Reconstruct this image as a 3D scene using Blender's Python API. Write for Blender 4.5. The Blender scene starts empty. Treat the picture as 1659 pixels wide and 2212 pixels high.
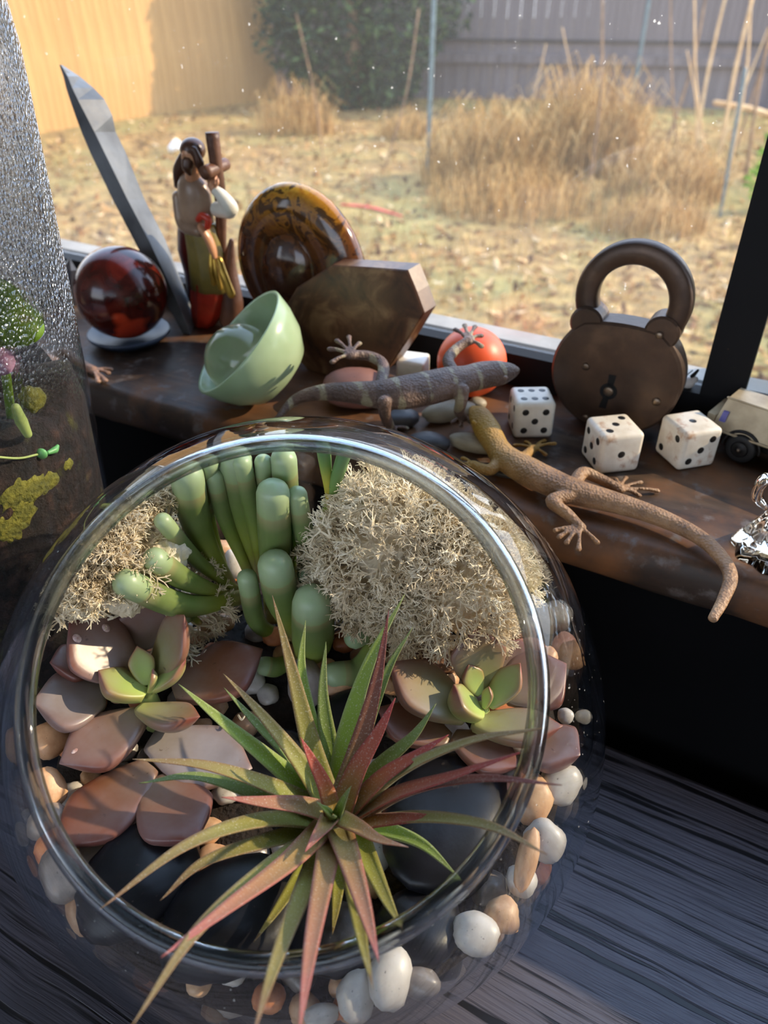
import bpy, math, random
import numpy as np
from mathutils import Vector, Matrix, noise as mnoise

S = 0.01            # everything below is written in centimetres; the scene is in metres
rnd = random.Random(7)
scn = bpy.context.scene
col = scn.collection

# ------------------------------------------------------------------ camera
CAM_Z = 24.2        # cm above the table top
PITCH = math.radians(35.8)
FOC = 1674.0
cam_d = bpy.data.cameras.new('camera')
cam = bpy.data.objects.new('camera', cam_d)
col.objects.link(cam)
cam.location = (0, 0, CAM_Z * S)
cam.rotation_euler = (math.pi / 2 - PITCH, 0, 0)
cam_d.sensor_fit = 'VERTICAL'
cam_d.sensor_height = 36
cam_d.lens = 36 * FOC / 2212
cam_d.clip_start = 0.005
cam_d.clip_end = 200
cam_d.dof.use_dof = True
cam_d.dof.focus_distance = 0.205
cam_d.dof.aperture_fstop = cam_d.lens / 1.5
scn.camera = cam

# ------------------------------------------------------------------ sky, sun, exposure
SUN_DIR = Vector((0.87, 0.12, 0.46)).normalized()      # towards the sun
world = bpy.data.worlds.new('sky')
scn.world = world
world.use_nodes = True
wn = world.node_tree
wn.nodes.clear()
wo = wn.nodes.new('ShaderNodeOutputWorld')
bg = wn.nodes.new('ShaderNodeBackground')
tc = wn.nodes.new('ShaderNodeTexCoord')
sx = wn.nodes.new('ShaderNodeSeparateXYZ')
rp = wn.nodes.new('ShaderNodeValToRGB')
rp.color_ramp.elements[0].position = 0.0
rp.color_ramp.elements[0].color = (0.86, 0.90, 0.95, 1)
rp.color_ramp.elements[1].position = 0.55
rp.color_ramp.elements[1].color = (0.42, 0.60, 0.92, 1)
wn.links.new(tc.outputs['Generated'], sx.inputs[0])
wn.links.new(sx.outputs['Z'], rp.inputs[0])
wn.links.new(rp.outputs[0], bg.inputs['Color'])
wn.links.new(bg.outputs[0], wo.inputs['Surface'])
bg.inputs['Strength'].default_value = 2.7
sun_d = bpy.data.lights.new('sun', 'SUN')
sun_d.energy = 4.4
sun_d.color = (1.0, 0.80, 0.54)
sun_d.angle = math.radians(0.6)
sun = bpy.data.objects.new('sun', sun_d)
col.objects.link(sun)
sun.rotation_euler = (-SUN_DIR).to_track_quat('-Z', 'Y').to_euler()
scn.view_settings.view_transform = 'Standard'
scn.view_settings.look = 'None'
scn.view_settings.exposure = 0.55
scn.view_settings.gamma = 1.0
scn.view_settings.use_curve_mapping = False
cy = scn.cycles
cy.max_bounces = 11
cy.transparent_max_bounces = 24
cy.transmission_bounces = 12
cy.glossy_bounces = 6
cy.diffuse_bounces = 4
cy.sample_clamp_indirect = 6.0
cy.blur_glossy = 0.6
cy.use_adaptive_sampling = True
cy.adaptive_threshold = 0.05

# ------------------------------------------------------------------ measuring helpers (photo pixel -> place)
CP, SP = math.cos(PITCH), math.sin(PITCH)
U = Vector((0.877, -0.480, 0.0))     # along the window wall, to the right
N = Vector((0.480, 0.877, 0.0))      # through the window, to the outside
UP = Vector((0, 0, 1))
SILL = 8.7
CAMP = Vector((0, 0, CAM_Z))


def ray(px, py):
    a = (px - 829.5) / FOC
    b = -(py - 1106.0) / FOC
    return Vector((a, CP + b * SP, -SP + b * CP))


def at(px, py, z):
    r = ray(px, py)
    return CAMP + r * ((z - CAM_Z) / r.z)


def atn(px, py, n0, lean=0.0):
    """point on the upright plane n = n0 + lean*(z - SILL)"""
    r = ray(px, py)
    # (cam + t r).N = n0 + lean*(CAM_Z + t r.z - SILL)
    t = (n0 + lean * (CAM_Z - SILL)) / (r.dot(N) - lean * r.z)
    return CAMP + r * t


BED0, BEDS = 5.4, 0.17


def aty(px, py, y):
    r = ray(px, py)
    return CAMP + r * (y / r.y)


def soil_z(y):
    return BED0 + BEDS * (y - 8.5)


def inb(px, py, dz=0.0):
    """point on the sloping bed inside the bowl, lifted by dz"""
    r = ray(px, py)
    t = (BED0 - BEDS * 8.5 + dz - CAM_Z) / (r.z - BEDS * r.y)
    return CAMP + r * t


def pxcm(p, npx):
    """width in cm of npx photo pixels at place p"""
    d = p - CAMP
    depth = d.y * CP - d.z * SP
    return npx * depth / FOC


def WN(u, n, z):
    return U * u + N * n + UP * z


# ------------------------------------------------------------------ object helpers
BASE = {}


def tag(o, label=None, cat=None, group=None, kind=None):
    if label:
        o['label'] = label
    if cat:
        o['category'] = cat
    if group:
        o['group'] = group
    if kind:
        o['kind'] = kind
    return o


def thing(name, base, label, cat, group=None, kind=None):
    o = bpy.data.objects.new(name, None)
    col.objects.link(o)
    o.empty_display_size = 0.01
    b = Vector(base)
    o.location = b * S
    BASE[o] = b
    return tag(o, label, cat, group, kind)


def mk(name, geo, mat, parent=None, base=None, smooth=True, attrs=None):
    """geo = (verts, faces) in world cm; becomes one mesh object"""
    v, f = geo[0], geo[1]
    if attrs is None and len(geo) > 2:
        attrs = geo[2]
    v = np.asarray([tuple(p) for p in v], dtype=np.float64).reshape(-1, 3)
    if parent is not None:
        b = BASE[parent]
    elif base is not None:
        b = Vector(base)
    else:
        b = Vector(((v[:, 0].min() + v[:, 0].max()) / 2, (v[:, 1].min() + v[:, 1].max()) / 2, v[:, 2].min()))
    v = (v - np.array(b)) * S
    me = bpy.data.meshes.new(name)
    me.from_pydata(v.tolist(), [], [tuple(int(i) for i in q) for q in f])
    if smooth:
        me.polygons.foreach_set('use_smooth', [True] * len(me.polygons))
    if attrs:
        for k, a in attrs.items():
            at_ = me.attributes.new(k, 'FLOAT', 'POINT')
            at_.data.foreach_set('value', np.asarray(a, dtype=np.float32))
    me.materials.append(mat)
    me.update()
    o = bpy.data.objects.new(name, me)
    col.objects.link(o)
    BASE[o] = b
    if parent is not None:
        o.parent = parent
    else:
        o.location = b * S
    return o


def inst(name, src, loc, rot, scale, parent=None):
    """another object sharing src's mesh; loc in world cm"""
    o = bpy.data.objects.new(name, src.data if hasattr(src, 'data') else src)
    col.objects.link(o)
    if parent is not None:
        o.parent = parent
        o.location = (Vector(loc) - BASE[parent]) * S
    else:
        o.location = Vector(loc) * S
    o.rotation_mode = 'QUATERNION'
    o.rotation_quaternion = rot
    o.scale = scale
    BASE[o] = Vector(loc)
    return o


# ------------------------------------------------------------------ geometry helpers (all return verts, faces[, attrs])
def join(*geos):
    V, F, A = [], [], {}
    for g in geos:
        k = len(V)
        V += list(g[0])
        F += [tuple(i + k for i in q) for q in g[1]]
    return V, F


def box(c, ex, ey, ez, hx, hy, hz):
    c = Vector(c)
    V = []
    for sx_ in (-1, 1):
        for sy_ in (-1, 1):
            for sz_ in (-1, 1):
                V.append(c + ex * (hx * sx_) + ey * (hy * sy_) + ez * (hz * sz_))
    F = [(0, 1, 3, 2), (4, 6, 7, 5), (0, 4, 5, 1), (2, 3, 7, 6), (0, 2, 6, 4), (1, 5, 7, 3)]
    return V, F


def catmull(pts, n):
    pts = [Vector(p) for p in pts]
    if len(pts) == 2:
        return [pts[0].lerp(pts[1], i / n) for i in range(n + 1)]
    P = [pts[0] * 2 - pts[1]] + pts + [pts[-1] * 2 - pts[-2]]
    m = len(pts) - 1
    out = []
    for i in range(n + 1):
        s = i / n * m
        k = min(int(s), m - 1)
        t = s - k
        a, b, c, d = P[k], P[k + 1], P[k + 2], P[k + 3]
        out.append(0.5 * ((2 * b) + (c - a) * t + (2 * a - 5 * b + 4 * c - d) * t * t + (3 * b - a - 3 * c + d) * t ** 3))
    return out


def frames(path, ref):
    n = len(path)
    T = []
    for i in range(n):
        a = path[max(i - 1, 0)]
        b = path[min(i + 1, n - 1)]
        d = (b - a)
        T.append(d.normalized() if d.length > 1e-9 else Vector((0, 0, 1)))
    ref = Vector(ref)
    nn = ref - T[0] * ref.dot(T[0])
    if nn.length < 1e-4:
        nn = Vector((1, 0, 0)) - T[0] * T[0].x
    nn.normalize()
    out = []
    for i in range(n):
        nn = nn - T[i] * nn.dot(T[i])
        nn.normalize()
        out.append((T[i], nn.copy(), T[i].cross(nn)))
    return out


def tube(pts, rad, seg=10, n=None, ref=(0, 0, 1), flat=1.0, cap=True, tattr=None):
    """round tube along a smooth path; rad = list of radii over the path (interpolated); flat scales the ref direction"""
    n = n or max(6, (len(pts) - 1) * 6)
    path = catmull(pts, n)
    rr = np.interp(np.linspace(0, 1, n + 1), np.linspace(0, 1, len(rad)), rad)
    fr = frames(path, ref)
    V, F, A = [], [], []
    ncap = 3 if cap else 0
    rings = []
    for j in range(ncap):          # rounded start
        a = math.pi / 2 * (1 - (j + 0.15) / ncap)
        rings.append((path[0] - fr[0][0] * rr[0] * math.sin(a) * 0.9, rr[0] * math.cos(a), 0, 0.0))
    for i in range(n + 1):
        rings.append((path[i], rr[i], i, i / n))
    for j in range(ncap):
        a = math.pi / 2 * ((j + 1 - 0.15) / ncap)
        rings.append((path[-1] + fr[-1][0] * rr[-1] * math.sin(a) * 0.9, rr[-1] * math.cos(a), n, 1.0))
    for (c, r, i, t) in rings:
        T, nn, b = fr[i]
        for k in range(seg):
            a = 2 * math.pi * k / seg
            V.append(c + nn * (math.sin(a) * r * flat) + b * (math.cos(a) * r))
            A.append(t)
    m = len(rings)
    for i in range(m - 1):
        for k in range(seg):
            k2 = (k + 1) % seg
            F.append((i * seg + k, i * seg + k2, (i + 1) * seg + k2, (i + 1) * seg + k))
    F.append(tuple(range(seg - 1, -1, -1)))
    F.append(tuple((m - 1) * seg + k for k in range(seg)))
    if tattr:
        return V, F, {tattr: A}
    return V, F


def lathe(c, prof, axis=UP, seg=48, ref=None, close=False):
    """prof = [(radius, height)]"""
    axis = Vector(axis).normalized()
    ref = Vector(ref) if ref else (Vector((1, 0, 0)) if abs(axis.x) < 0.9 else Vector((0, 1, 0)))
    a = (ref - axis * ref.dot(axis)).normalized()
    b = axis.cross(a)
    V, F = [], []
    for (r, h) in prof:
        for k in range(seg):
            q = 2 * math.pi * k / seg
            V.append(Vector(c) + axis * h + a * (r * math.cos(q)) + b * (r * math.sin(q)))
    m = len(prof)
    for i in range(m - 1 if not close else m):
        i2 = (i + 1) % m
        for k in range(seg):
            k2 = (k + 1) % seg
            F.append((i * seg + k, i * seg + k2, i2 * seg + k2, i2 * seg + k))
    if not close:
        if prof[0][0] > 1e-5:
            F.append(tuple(range(seg - 1, -1, -1)))
        if prof[-1][0] > 1e-5:
            F.append(tuple((m - 1) * seg + k for k in range(seg)))
    return V, F


def sphere(c, r, nu=24, nv=14, ex=None, ey=None, ez=None):
    c = Vector(c)
    ex = ex or Vector((1, 0, 0)); ey = ey or Vector((0, 1, 0)); ez = ez or Vector((0, 0, 1))
    if not hasattr(r, '__len__'):
        r = (r, r, r)
    V, F = [c - ez * r[2]], []
    for i in range(1, nv):
        ph = -math.pi / 2 + math.pi * i / nv
        for k in range(nu):
            a = 2 * math.pi * k / nu
            V.append(c + ex * (r[0] * math.cos(ph) * math.cos(a)) + ey * (r[1] * math.cos(ph) * math.sin(a)) + ez * (r[2] * math.sin(ph)))
    V.append(c + ez * r[2])
    for k in range(nu):
        F.append((0, 1 + (k + 1) % nu, 1 + k))
    for i in range(nv - 2):
        for k in range(nu):
            a = 1 + i * nu + k
            b = 1 + i * nu + (k + 1) % nu
            F.append((a, b, b + nu, a + nu))
    L = len(V) - 1
    o = 1 + (nv - 2) * nu
    for k in range(nu):
        F.append((o + k, o + (k + 1) % nu, L))
    return V, F


def prism(pts, depth_vec, bevel=0.0):
    """flat outline (world points, in one plane) given thickness; slight chamfer when bevel > 0"""
    pts = [Vector(p) for p in pts]
    n = len(pts)
    c = sum(pts, Vector()) / n
    d = Vector(depth_vec)
    if bevel <= 0:
        V = pts + [p + d for p in pts]
        F = [tuple(range(n)), tuple(range(2 * n - 1, n - 1, -1))]
        for i in range(n):
            j = (i + 1) % n
            F.append((i, i + n, j + n, j))
        return V, F
    dn = d.normalized()
    ring = []
    for off, sc in ((0.0, 1), (bevel, 0), (d.length - bevel, 0), (d.length, 1)):
        rr = []
        for p in pts:
            q = p + (c - p).normalized() * (bevel * sc)
            rr.append(q + dn * off)
        ring.append(rr)
    V = [p for rr in ring for p in rr]
    F = [tuple(range(n)), tuple(range(4 * n - 1, 3 * n - 1, -1))]
    for k in range(3):
        for i in range(n):
            j = (i + 1) % n
            F.append((k * n + i, (k + 1) * n + i, (k + 1) * n + j, k * n + j))
    return V, F


def rcube(c, ex, ey, ez, h, rnd_=0.22, n=5):
    """rounded cube, half size h"""
    V, F, idx = [], [], {}
    c = Vector(c)
    core = h * (1 - rnd_)
    rad = h * rnd_

    def vid(p):
        key = tuple(round(x, 5) for x in p)
        if key not in idx:
            q = Vector(p)
            inner = Vector([max(-core, min(core, x * h)) for x in q])
            d = Vector([x * h for x in q]) - inner
            w = inner + (d.normalized() * rad if d.length > 1e-9 else Vector())
            idx[key] = len(V)
            V.append(c + ex * w.x + ey * w.y + ez * w.z)
        return idx[key]
    gr = [-1, -1 + rnd_ * 0.35, -1 + rnd_ * 0.7, -1 + rnd_, 1 - rnd_, 1 - rnd_ * 0.7, 1 - rnd_ * 0.35, 1]
    for ax in range(3):
        for s in (-1, 1):
            for i in range(len(gr) - 1):
                for j in range(len(gr) - 1):
                    q = []
                    for (a, b) in ((i, j), (i + 1, j), (i + 1, j + 1), (i, j + 1)):
                        p = [0, 0, 0]
                        p[ax] = s
                        p[(ax + 1) % 3] = gr[a]
                        p[(ax + 2) % 3] = gr[b]
                        q.append(vid(p))
                    F.append(tuple(q) if s > 0 else tuple(reversed(q)))
    return V, F


def pebble_mesh(name, seed, mat, lump=0.22):
    """unit pebble (radius about 1 cm) shared by many pebbles"""
    V, F = sphere((0, 0, 0), 1.0, 20, 12)
    out = []
    for p in V:
        q = p * 1.1 + Vector((seed * 3.1, seed * 1.7, seed * 0.9))
        k = 1 + lump * mnoise.noise(q) + lump * 0.35 * mnoise.noise(q * 2.3)
        e = 2.4
        m = (abs(p.x) ** e + abs(p.y) ** e + abs(p.z) ** e) ** (-1 / e) if p.length > 0 else 1
        out.append(p * (k * (0.55 + 0.45 * m)))
    v = (np.array([tuple(p) for p in out]) * S)
    me = bpy.data.meshes.new(name)
    me.from_pydata(v.tolist(), [], F)
    me.polygons.foreach_set('use_smooth', [True] * len(me.polygons))
    me.materials.append(mat)
    return me


# ------------------------------------------------------------------ material helpers
class NT:
    def __init__(self, name):
        self.m = bpy.data.materials.new(name)
        self.m.use_nodes = True
        self.t = self.m.node_tree
        self.t.nodes.clear()
        self.out = self.t.nodes.new('ShaderNodeOutputMaterial')

    def n(self, kind, ins=None, **kw):
        nd = self.t.nodes.new(kind)
        for k, v in kw.items():
            setattr(nd, k, v)
        for k, v in (ins or {}).items():
            s = nd.inputs[k]
            if hasattr(v, 'is_output'):
                self.t.links.new(v, s)
            else:
                s.default_value = v
        return nd

    def link(self, a, b):
        self.t.links.new(a, b)

    def ramp(self, fac, stops, interp='LINEAR'):
        r = self.t.nodes.new('ShaderNodeValToRGB')
        r.color_ramp.interpolation = interp
        el = r.color_ramp.elements
        while len(el) < len(stops):
            el.new(0.5)
        for e, (p, c) in zip(el, stops):
            e.position = p
            e.color = (*c, 1) if len(c) == 3 else c
        self.t.links.new(fac, r.inputs[0])
        return r.outputs[0]

    def noise(self, scale, detail=4, rough=0.55, vec=None, dist=0.0):
        nd = self.n('ShaderNodeTexNoise', {'Scale': scale, 'Detail': detail, 'Roughness': rough, 'Distortion': dist})
        if vec is None:
            if not hasattr(self, 'co'):
                self.co = self.n('ShaderNodeTexCoord').outputs['Object']
            vec = self.co
        self.link(vec, nd.inputs['Vector'])
        return nd.outputs[0]

    def coord(self, which='Object', scale=(1, 1, 1), rot=(0, 0, 0)):
        c = self.n('ShaderNodeTexCoord').outputs[which]
        mp = self.n('ShaderNodeMapping', {'Vector': c, 'Scale': scale, 'Rotation': rot})
        return mp.outputs[0]

    def mix(self, fac, a, b, mode='MIX'):
        nd = self.t.nodes.new('ShaderNodeMix')
        nd.data_type = 'RGBA'
        nd.blend_type = mode
        for i, v in ((0, fac), (6, a), (7, b)):
            s = nd.inputs[i]
            if hasattr(v, 'is_output'):
                self.link(v, s)
            elif i == 0:
                s.default_value = v
            else:
                s.default_value = (*v, 1) if len(v) == 3 else v
        return nd.outputs[2]

    def math(self, op, a, b=None, clamp=False):
        nd = self.t.nodes.new('ShaderNodeMath')
        nd.operation = op
        nd.use_clamp = clamp
        for i, v in ((0, a), (1, b)):
            if v is None:
                continue
            if hasattr(v, 'is_output'):
                self.link(v, nd.inputs[i])
            else:
                nd.inputs[i].default_value = v
        return nd.outputs[0]

    def attr(self, name):
        return self.n('ShaderNodeAttribute', attribute_name=name).outputs['Fac']

    def bump(self, h, strength=0.3, dist=0.001):
        return self.n('ShaderNodeBump', {'Height': h, 'Strength': strength, 'Distance': dist}).outputs[0]

    def bsdf(self, color, rough=0.5, normal=None, **kw):
        ins = {'Base Color': color if hasattr(color, 'is_output') else (*color, 1), 'Roughness': rough}
        ins.update(kw)
        nd = self.n('ShaderNodeBsdfPrincipled', ins)
        if normal is not None:
            self.link(normal, nd.inputs['Normal'])
        return nd.outputs[0]

    def schlick(self, f0=0.04):
        fc = self.n('ShaderNodeLayerWeight', {'Blend': 0.5}).outputs['Facing']
        return self.math('ADD', self.math('MULTIPLY', self.math('POWER', fc, 5.0), 1 - f0), f0)

    def done(self, sh):
        self.link(sh, self.out.inputs['Surface'])
        return self.m


def mottled(name, stops, scale=60, rough=0.5, bump=0.0, bscale=None, detail=5, bdist=0.001, dist=0.0, **kw):
    t = NT(name)
    f = t.noise(scale, detail, dist=dist)
    c = t.ramp(f, stops)
    nm = t.bump(t.noise(bscale or scale * 3, 3), bump, bdist) if bump > 0 else None
    return t.done(t.bsdf(c, rough, nm, **kw))


def srgb(r, g, b):
    def f(x):
        x /= 255.0
        return x / 12.92 if x <= 0.04045 else ((x + 0.055) / 1.055) ** 2.4
    return (f(r), f(g), f(b))


def thin_glass(name, tint=(1, 1, 1), rough=0.0, ior=1.45, gain=1.0):
    """thin clear glass: lets light straight through, reflects by Fresnel"""
    t = NT(name)
    k = t.math('MULTIPLY', t.schlick(), gain, True)
    tr = t.n('ShaderNodeBsdfTransparent', {'Color': (*tint, 1)}).outputs[0]
    gl = t.n('ShaderNodeBsdfGlossy', {'Color': (1, 1, 1, 1), 'Roughness': rough}).outputs[0]
    return t.done(t.n('ShaderNodeMixShader', {0: k, 1: tr, 2: gl}).outputs[0])
# ================================================================== the setting
GZ = -112.0        # yard level
FZ = -75.0         # room floor

t = NT('overhang_shade_wall')  # near-black base colour paints in the shade under the sill overhang
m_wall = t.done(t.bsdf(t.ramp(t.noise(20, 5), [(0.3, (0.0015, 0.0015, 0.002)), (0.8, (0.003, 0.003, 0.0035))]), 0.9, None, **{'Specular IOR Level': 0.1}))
m_plaster = mottled('room_plaster', [(0.3, srgb(150, 145, 138)), (0.8, srgb(166, 160, 152))], 6, 0.8)
m_floor = mottled('room_floor', [(0.3, srgb(60, 45, 35)), (0.8, srgb(80, 62, 48))], 12, 0.5)

# old varnished sill: dark brown, worn to bare wood and rust tones
t = NT('worn_sill_wood')
co = t.coord('Object', (1, 1, 1), (0, 0, math.radians(28.7)))
st = t.n('ShaderNodeMapping', {'Vector': co, 'Scale': (14, 90, 40)}).outputs[0]
f1 = t.noise(1.0, 6, 0.6, st, 0.6)
f2 = t.noise(26, 5, 0.6)
f3 = t.noise(110, 4, 0.6)
c = t.ramp(f1, [(0.25, srgb(34, 27, 23)), (0.5, srgb(60, 47, 38)), (0.75, srgb(92, 74, 58))])
c = t.mix(t.ramp(f2, [(0.44, (0, 0, 0)), (0.68, (0.8, 0.8, 0.8))]), c, srgb(132, 86, 50))
c = t.mix(t.ramp(f3, [(0.56, (0, 0, 0)), (0.70, (1, 1, 1))]), c, srgb(104, 96, 92))
m_sill = t.done(t.bsdf(c, t.ramp(f2, [(0.3, (0.38,) * 3), (0.7, (0.62,) * 3)]), t.bump(f1, 0.35, 0.0008), **{'Specular IOR Level': 0.3}))

t = NT('black_window_paint')
f = t.noise(240, 4, 0.6)
c = t.mix(t.ramp(f, [(0.70, (0, 0, 0)), (0.74, (1, 1, 1))]), (0.006, 0.006, 0.007), srgb(120, 96, 66))
m_sash = t.done(t.bsdf(c, 0.6, t.bump(f, 0.15, 0.0004), **{'Specular IOR Level': 0.15}))

# window pane: clear with a film of dust that the sun catches
t = NT('dusty_pane')
fr = t.schlick()
d1 = t.noise(7, 5, 0.65)
d2 = t.noise(420, 2, 0.5)
dust = t.math('MULTIPLY', t.ramp(d1, [(0.25, (0.008,) * 3), (0.75, (0.032,) * 3)]), 1.0)
speck = t.ramp(d2, [(0.735, (0, 0, 0)), (0.78, (0.45, 0.45, 0.45))])
dust = t.math('ADD', dust, speck, True)
tr = t.n('ShaderNodeBsdfTransparent').outputs[0]
tl = t.n('ShaderNodeBsdfTranslucent', {'Color': (0.9, 0.87, 0.8, 1)}).outputs[0]
gl = t.n('ShaderNodeBsdfGlossy', {'Roughness': 0.02}).outputs[0]
a = t.n('ShaderNodeMixShader', {0: dust, 1: tr, 2: tl}).outputs[0]
m_pane = t.done(t.n('ShaderNodeMixShader', {0: t.math('MULTIPLY', fr, 0.8), 1: a, 2: gl}).outputs[0])

# dark table with raised wood grain
t = NT('black_oak_grain')
co = t.n('ShaderNodeTexCoord').outputs['Object']
warp = t.noise(9, 3, 0.5, co)
mp = t.n('ShaderNodeMapping', {'Vector': co, 'Rotation': (0, 0, math.radians(28.7))}).outputs[0]
wv = t.n('ShaderNodeVectorMath', {0: mp, 1: t.n('ShaderNodeCombineXYZ', {'Y': t.math('MULTIPLY', warp, 0.007)}).outputs[0]}, operation='ADD').outputs[0]
s1 = t.n('ShaderNodeMapping', {'Vector': wv, 'Scale': (9, 260, 20)}).outputs[0]
g1 = t.noise(1.0, 3, 0.55, s1, 0.25)
s2 = t.n('ShaderNodeMapping', {'Vector': wv, 'Scale': (40, 1100, 20)}).outputs[0]
g2 = t.noise(1.0, 2, 0.5, s2)
groove = t.ramp(g1, [(0.40, (0, 0, 0)), (0.46, (1, 1, 1))])
fine = t.ramp(g2, [(0.35, (0.55,) * 3), (0.6, (1, 1, 1))])
hgt = t.mix(1.0, groove, fine, 'MULTIPLY')
big = t.noise(11, 2, 0.5, co)
c = t.mix(groove, srgb(24, 23, 27), t.ramp(big, [(0.3, srgb(68, 68, 78)), (0.7, srgb(94, 91, 102))]))
m_table = t.done(t.bsdf(c, 0.38, t.bump(hgt, 0.6, 0.0004), **{'Specular IOR Level': 0.45}))

# ---- room shell
def slab(name, u0, u1, n0, n1, z0, z1, mat, parent=None, smooth=False):
    c = WN((u0 + u1) / 2, (n0 + n1) / 2, (z0 + z1) / 2)
    return mk(name, box(c, U, N, UP, (u1 - u0) / 2, (n1 - n0) / 2, (z1 - z0) / 2), mat, parent, smooth=smooth)


RAIL_N = 30.0
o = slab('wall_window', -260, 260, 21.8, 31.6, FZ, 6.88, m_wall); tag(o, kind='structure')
WL, WR, WT = -120, 75, 100
o = slab('wall_left_of_window', -260, WL - 4, 22, 31.6, 6.9, 185, m_plaster); tag(o, kind='structure')
o = slab('wall_right_of_window', WR + 4, 260, 22, 31.6, 6.9, 185, m_plaster); tag(o, kind='structure')
o = slab('wall_above_window', WL - 4, WR + 4, 22, 31.6, WT + 3, 185, m_plaster); tag(o, kind='structure')
o = slab('floor', -260, 260, -330, 22, FZ - 2, FZ, m_floor); tag(o, kind='structure')
o = slab('ceiling', -260, 260, -330, 32, 185, 188, m_plaster); tag(o, kind='structure')
o = slab('wall_left', -262, -258, -330, 22, FZ, 185, m_plaster); tag(o, kind='structure')
for (nm, u0, u1, z0, z1) in (('wall_back', -260, 260, FZ, 25), ('wall_back_top', -260, 260, 172, 185), ('wall_back_left', -260, -235, 25, 172), ('wall_back_right', 235, 260, 25, 172)):  # wide opening between these unseen wall pieces is added to let in fill daylight
    o = slab(nm, u0, u1, -334, -330, z0, z1, m_plaster); tag(o, kind='structure')
o = slab('wall_right', 258, 262, -330, 22, FZ, 185, m_plaster); tag(o, kind='structure')

# sill board with a rounded, slightly chipped nose
prof = []
for k in range(9):
    a = -math.pi / 2 + math.pi * k / 8
    prof.append((20.95 + 0.55 - 0.55 * math.cos(a) * 1.0, 7.8 + 0.9 * math.sin(a)))
prof = [(31.5, 6.9)] + prof + [(31.5, 8.7)]
V, F = [], []
nu = 150
for i in range(nu + 1):
    u = -118 + 190 * i / nu
    for j, (nn, z) in enumerate(prof):
        k = 0.0
        if 1 <= j <= 9:
            k = 0.16 * mnoise.noise(Vector((u * 0.35, j * 0.25, 0))) + 0.07 * mnoise.noise(Vector((u * 1.7, j * 0.5, 5)))
        V.append(WN(u, nn + k, z + (0.25 * k if j not in (0, 10) and z > 8.0 else 0)))
m = len(prof)
for i in range(nu):
    for j in range(m):
        j2 = (j + 1) % m
        F.append((i * m + j, i * m + j2, (i + 1) * m + j2, (i + 1) * m + j))
F.append(tuple(range(m - 1, -1, -1)))
F.append(tuple(nu * m + j for j in range(m)))
sill = mk('window_sill', (V, F), m_sill, smooth=True)
tag(sill, kind='structure')

# ---- window: black sash, dusty panes
win = thing('window_1', WN(-20, RAIL_N, SILL), None, None, kind='structure')
pst = atn(1518, 829, 30.3)
ust0 = pst.dot(U)
ust1 = atn(1610, 845, 30.3).dot(U)
zr = 10.15
slab('bottom_rail', WL, WR, RAIL_N, 31.3, SILL, zr, m_sash, win)
slab('centre_stile', ust0, ust1, RAIL_N, 31.4, SILL + 0.01, WT, m_sash, win)
slab('side_stile', WL - 4, WL + 3, RAIL_N, 31.4, SILL + 0.01, WT, m_sash, win)
slab('side_stile', WR - 3, WR + 4, RAIL_N, 31.4, SILL + 0.01, WT, m_sash, win)
slab('top_rail', WL - 4, WR + 4, RAIL_N, 31.4, WT - 4, WT + 4, m_sash, win)
for (a_, b_) in ((WL + 3, ust0), (ust1, WR - 3)):
    slab('pane', a_ + 0.01, b_ - 0.01, 30.75, 30.95, zr + 0.01, WT - 4.02, m_pane, win)
m_ledge = mottled('sunlit_outer_ledge', [(0.3, srgb(112, 108, 102)), (0.7, srgb(160, 155, 146))], 30, 0.7, 0.2)
o = slab('trim_1', WL, WR, 31.45, 33.0, 8.6, 9.95, m_ledge); tag(o, kind='structure')
o = slab('wall_outside', -320, 320, 31.7, 33.0, GZ, 8.55, m_plaster); tag(o, kind='structure')

# ---- table
tab = thing('table', WN(-5, -5, FZ), 'dark grained wooden table that the round glass bowl stands on', 'table')
E = 20.4
def rslab(name, u0, u1, n0, n1, z0, z1, mat, parent, r=0.25):
    V, F = [], []
    ringz = [(z0, r), (z0 + r, 0), (z1 - r, 0), (z1 - r * 0.3, r * 0.3), (z1, r)]
    for (z, k) in ringz:
        for (u, n_) in ((u0 + k, n0 + k), (u1 - k, n0 + k), (u1 - k, n1 - k), (u0 + k, n1 - k)):
            V.append(WN(u, n_, z))
    for i in range(len(ringz) - 1):
        for j in range(4):
            j2 = (j + 1) % 4
            F.append((i * 4 + j, i * 4 + j2, (i + 1) * 4 + j2, (i + 1) * 4 + j))
    F.append((3, 2, 1, 0))
    F.append(tuple(4 * (len(ringz) - 1) + j for j in range(4)))
    return mk(name, (V, F), mat, parent, smooth=False)


rslab('table_top', -62, 52, -40, E, -2.6, 0.0, m_table, tab)
for (u, n_) in ((-56, -35), (46, -35), (-56, 15), (46, 15)):
    slab('leg', u - 2.5, u + 2.5, n_ - 2.5, n_ + 2.5, FZ, -2.61, m_table, tab)

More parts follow.
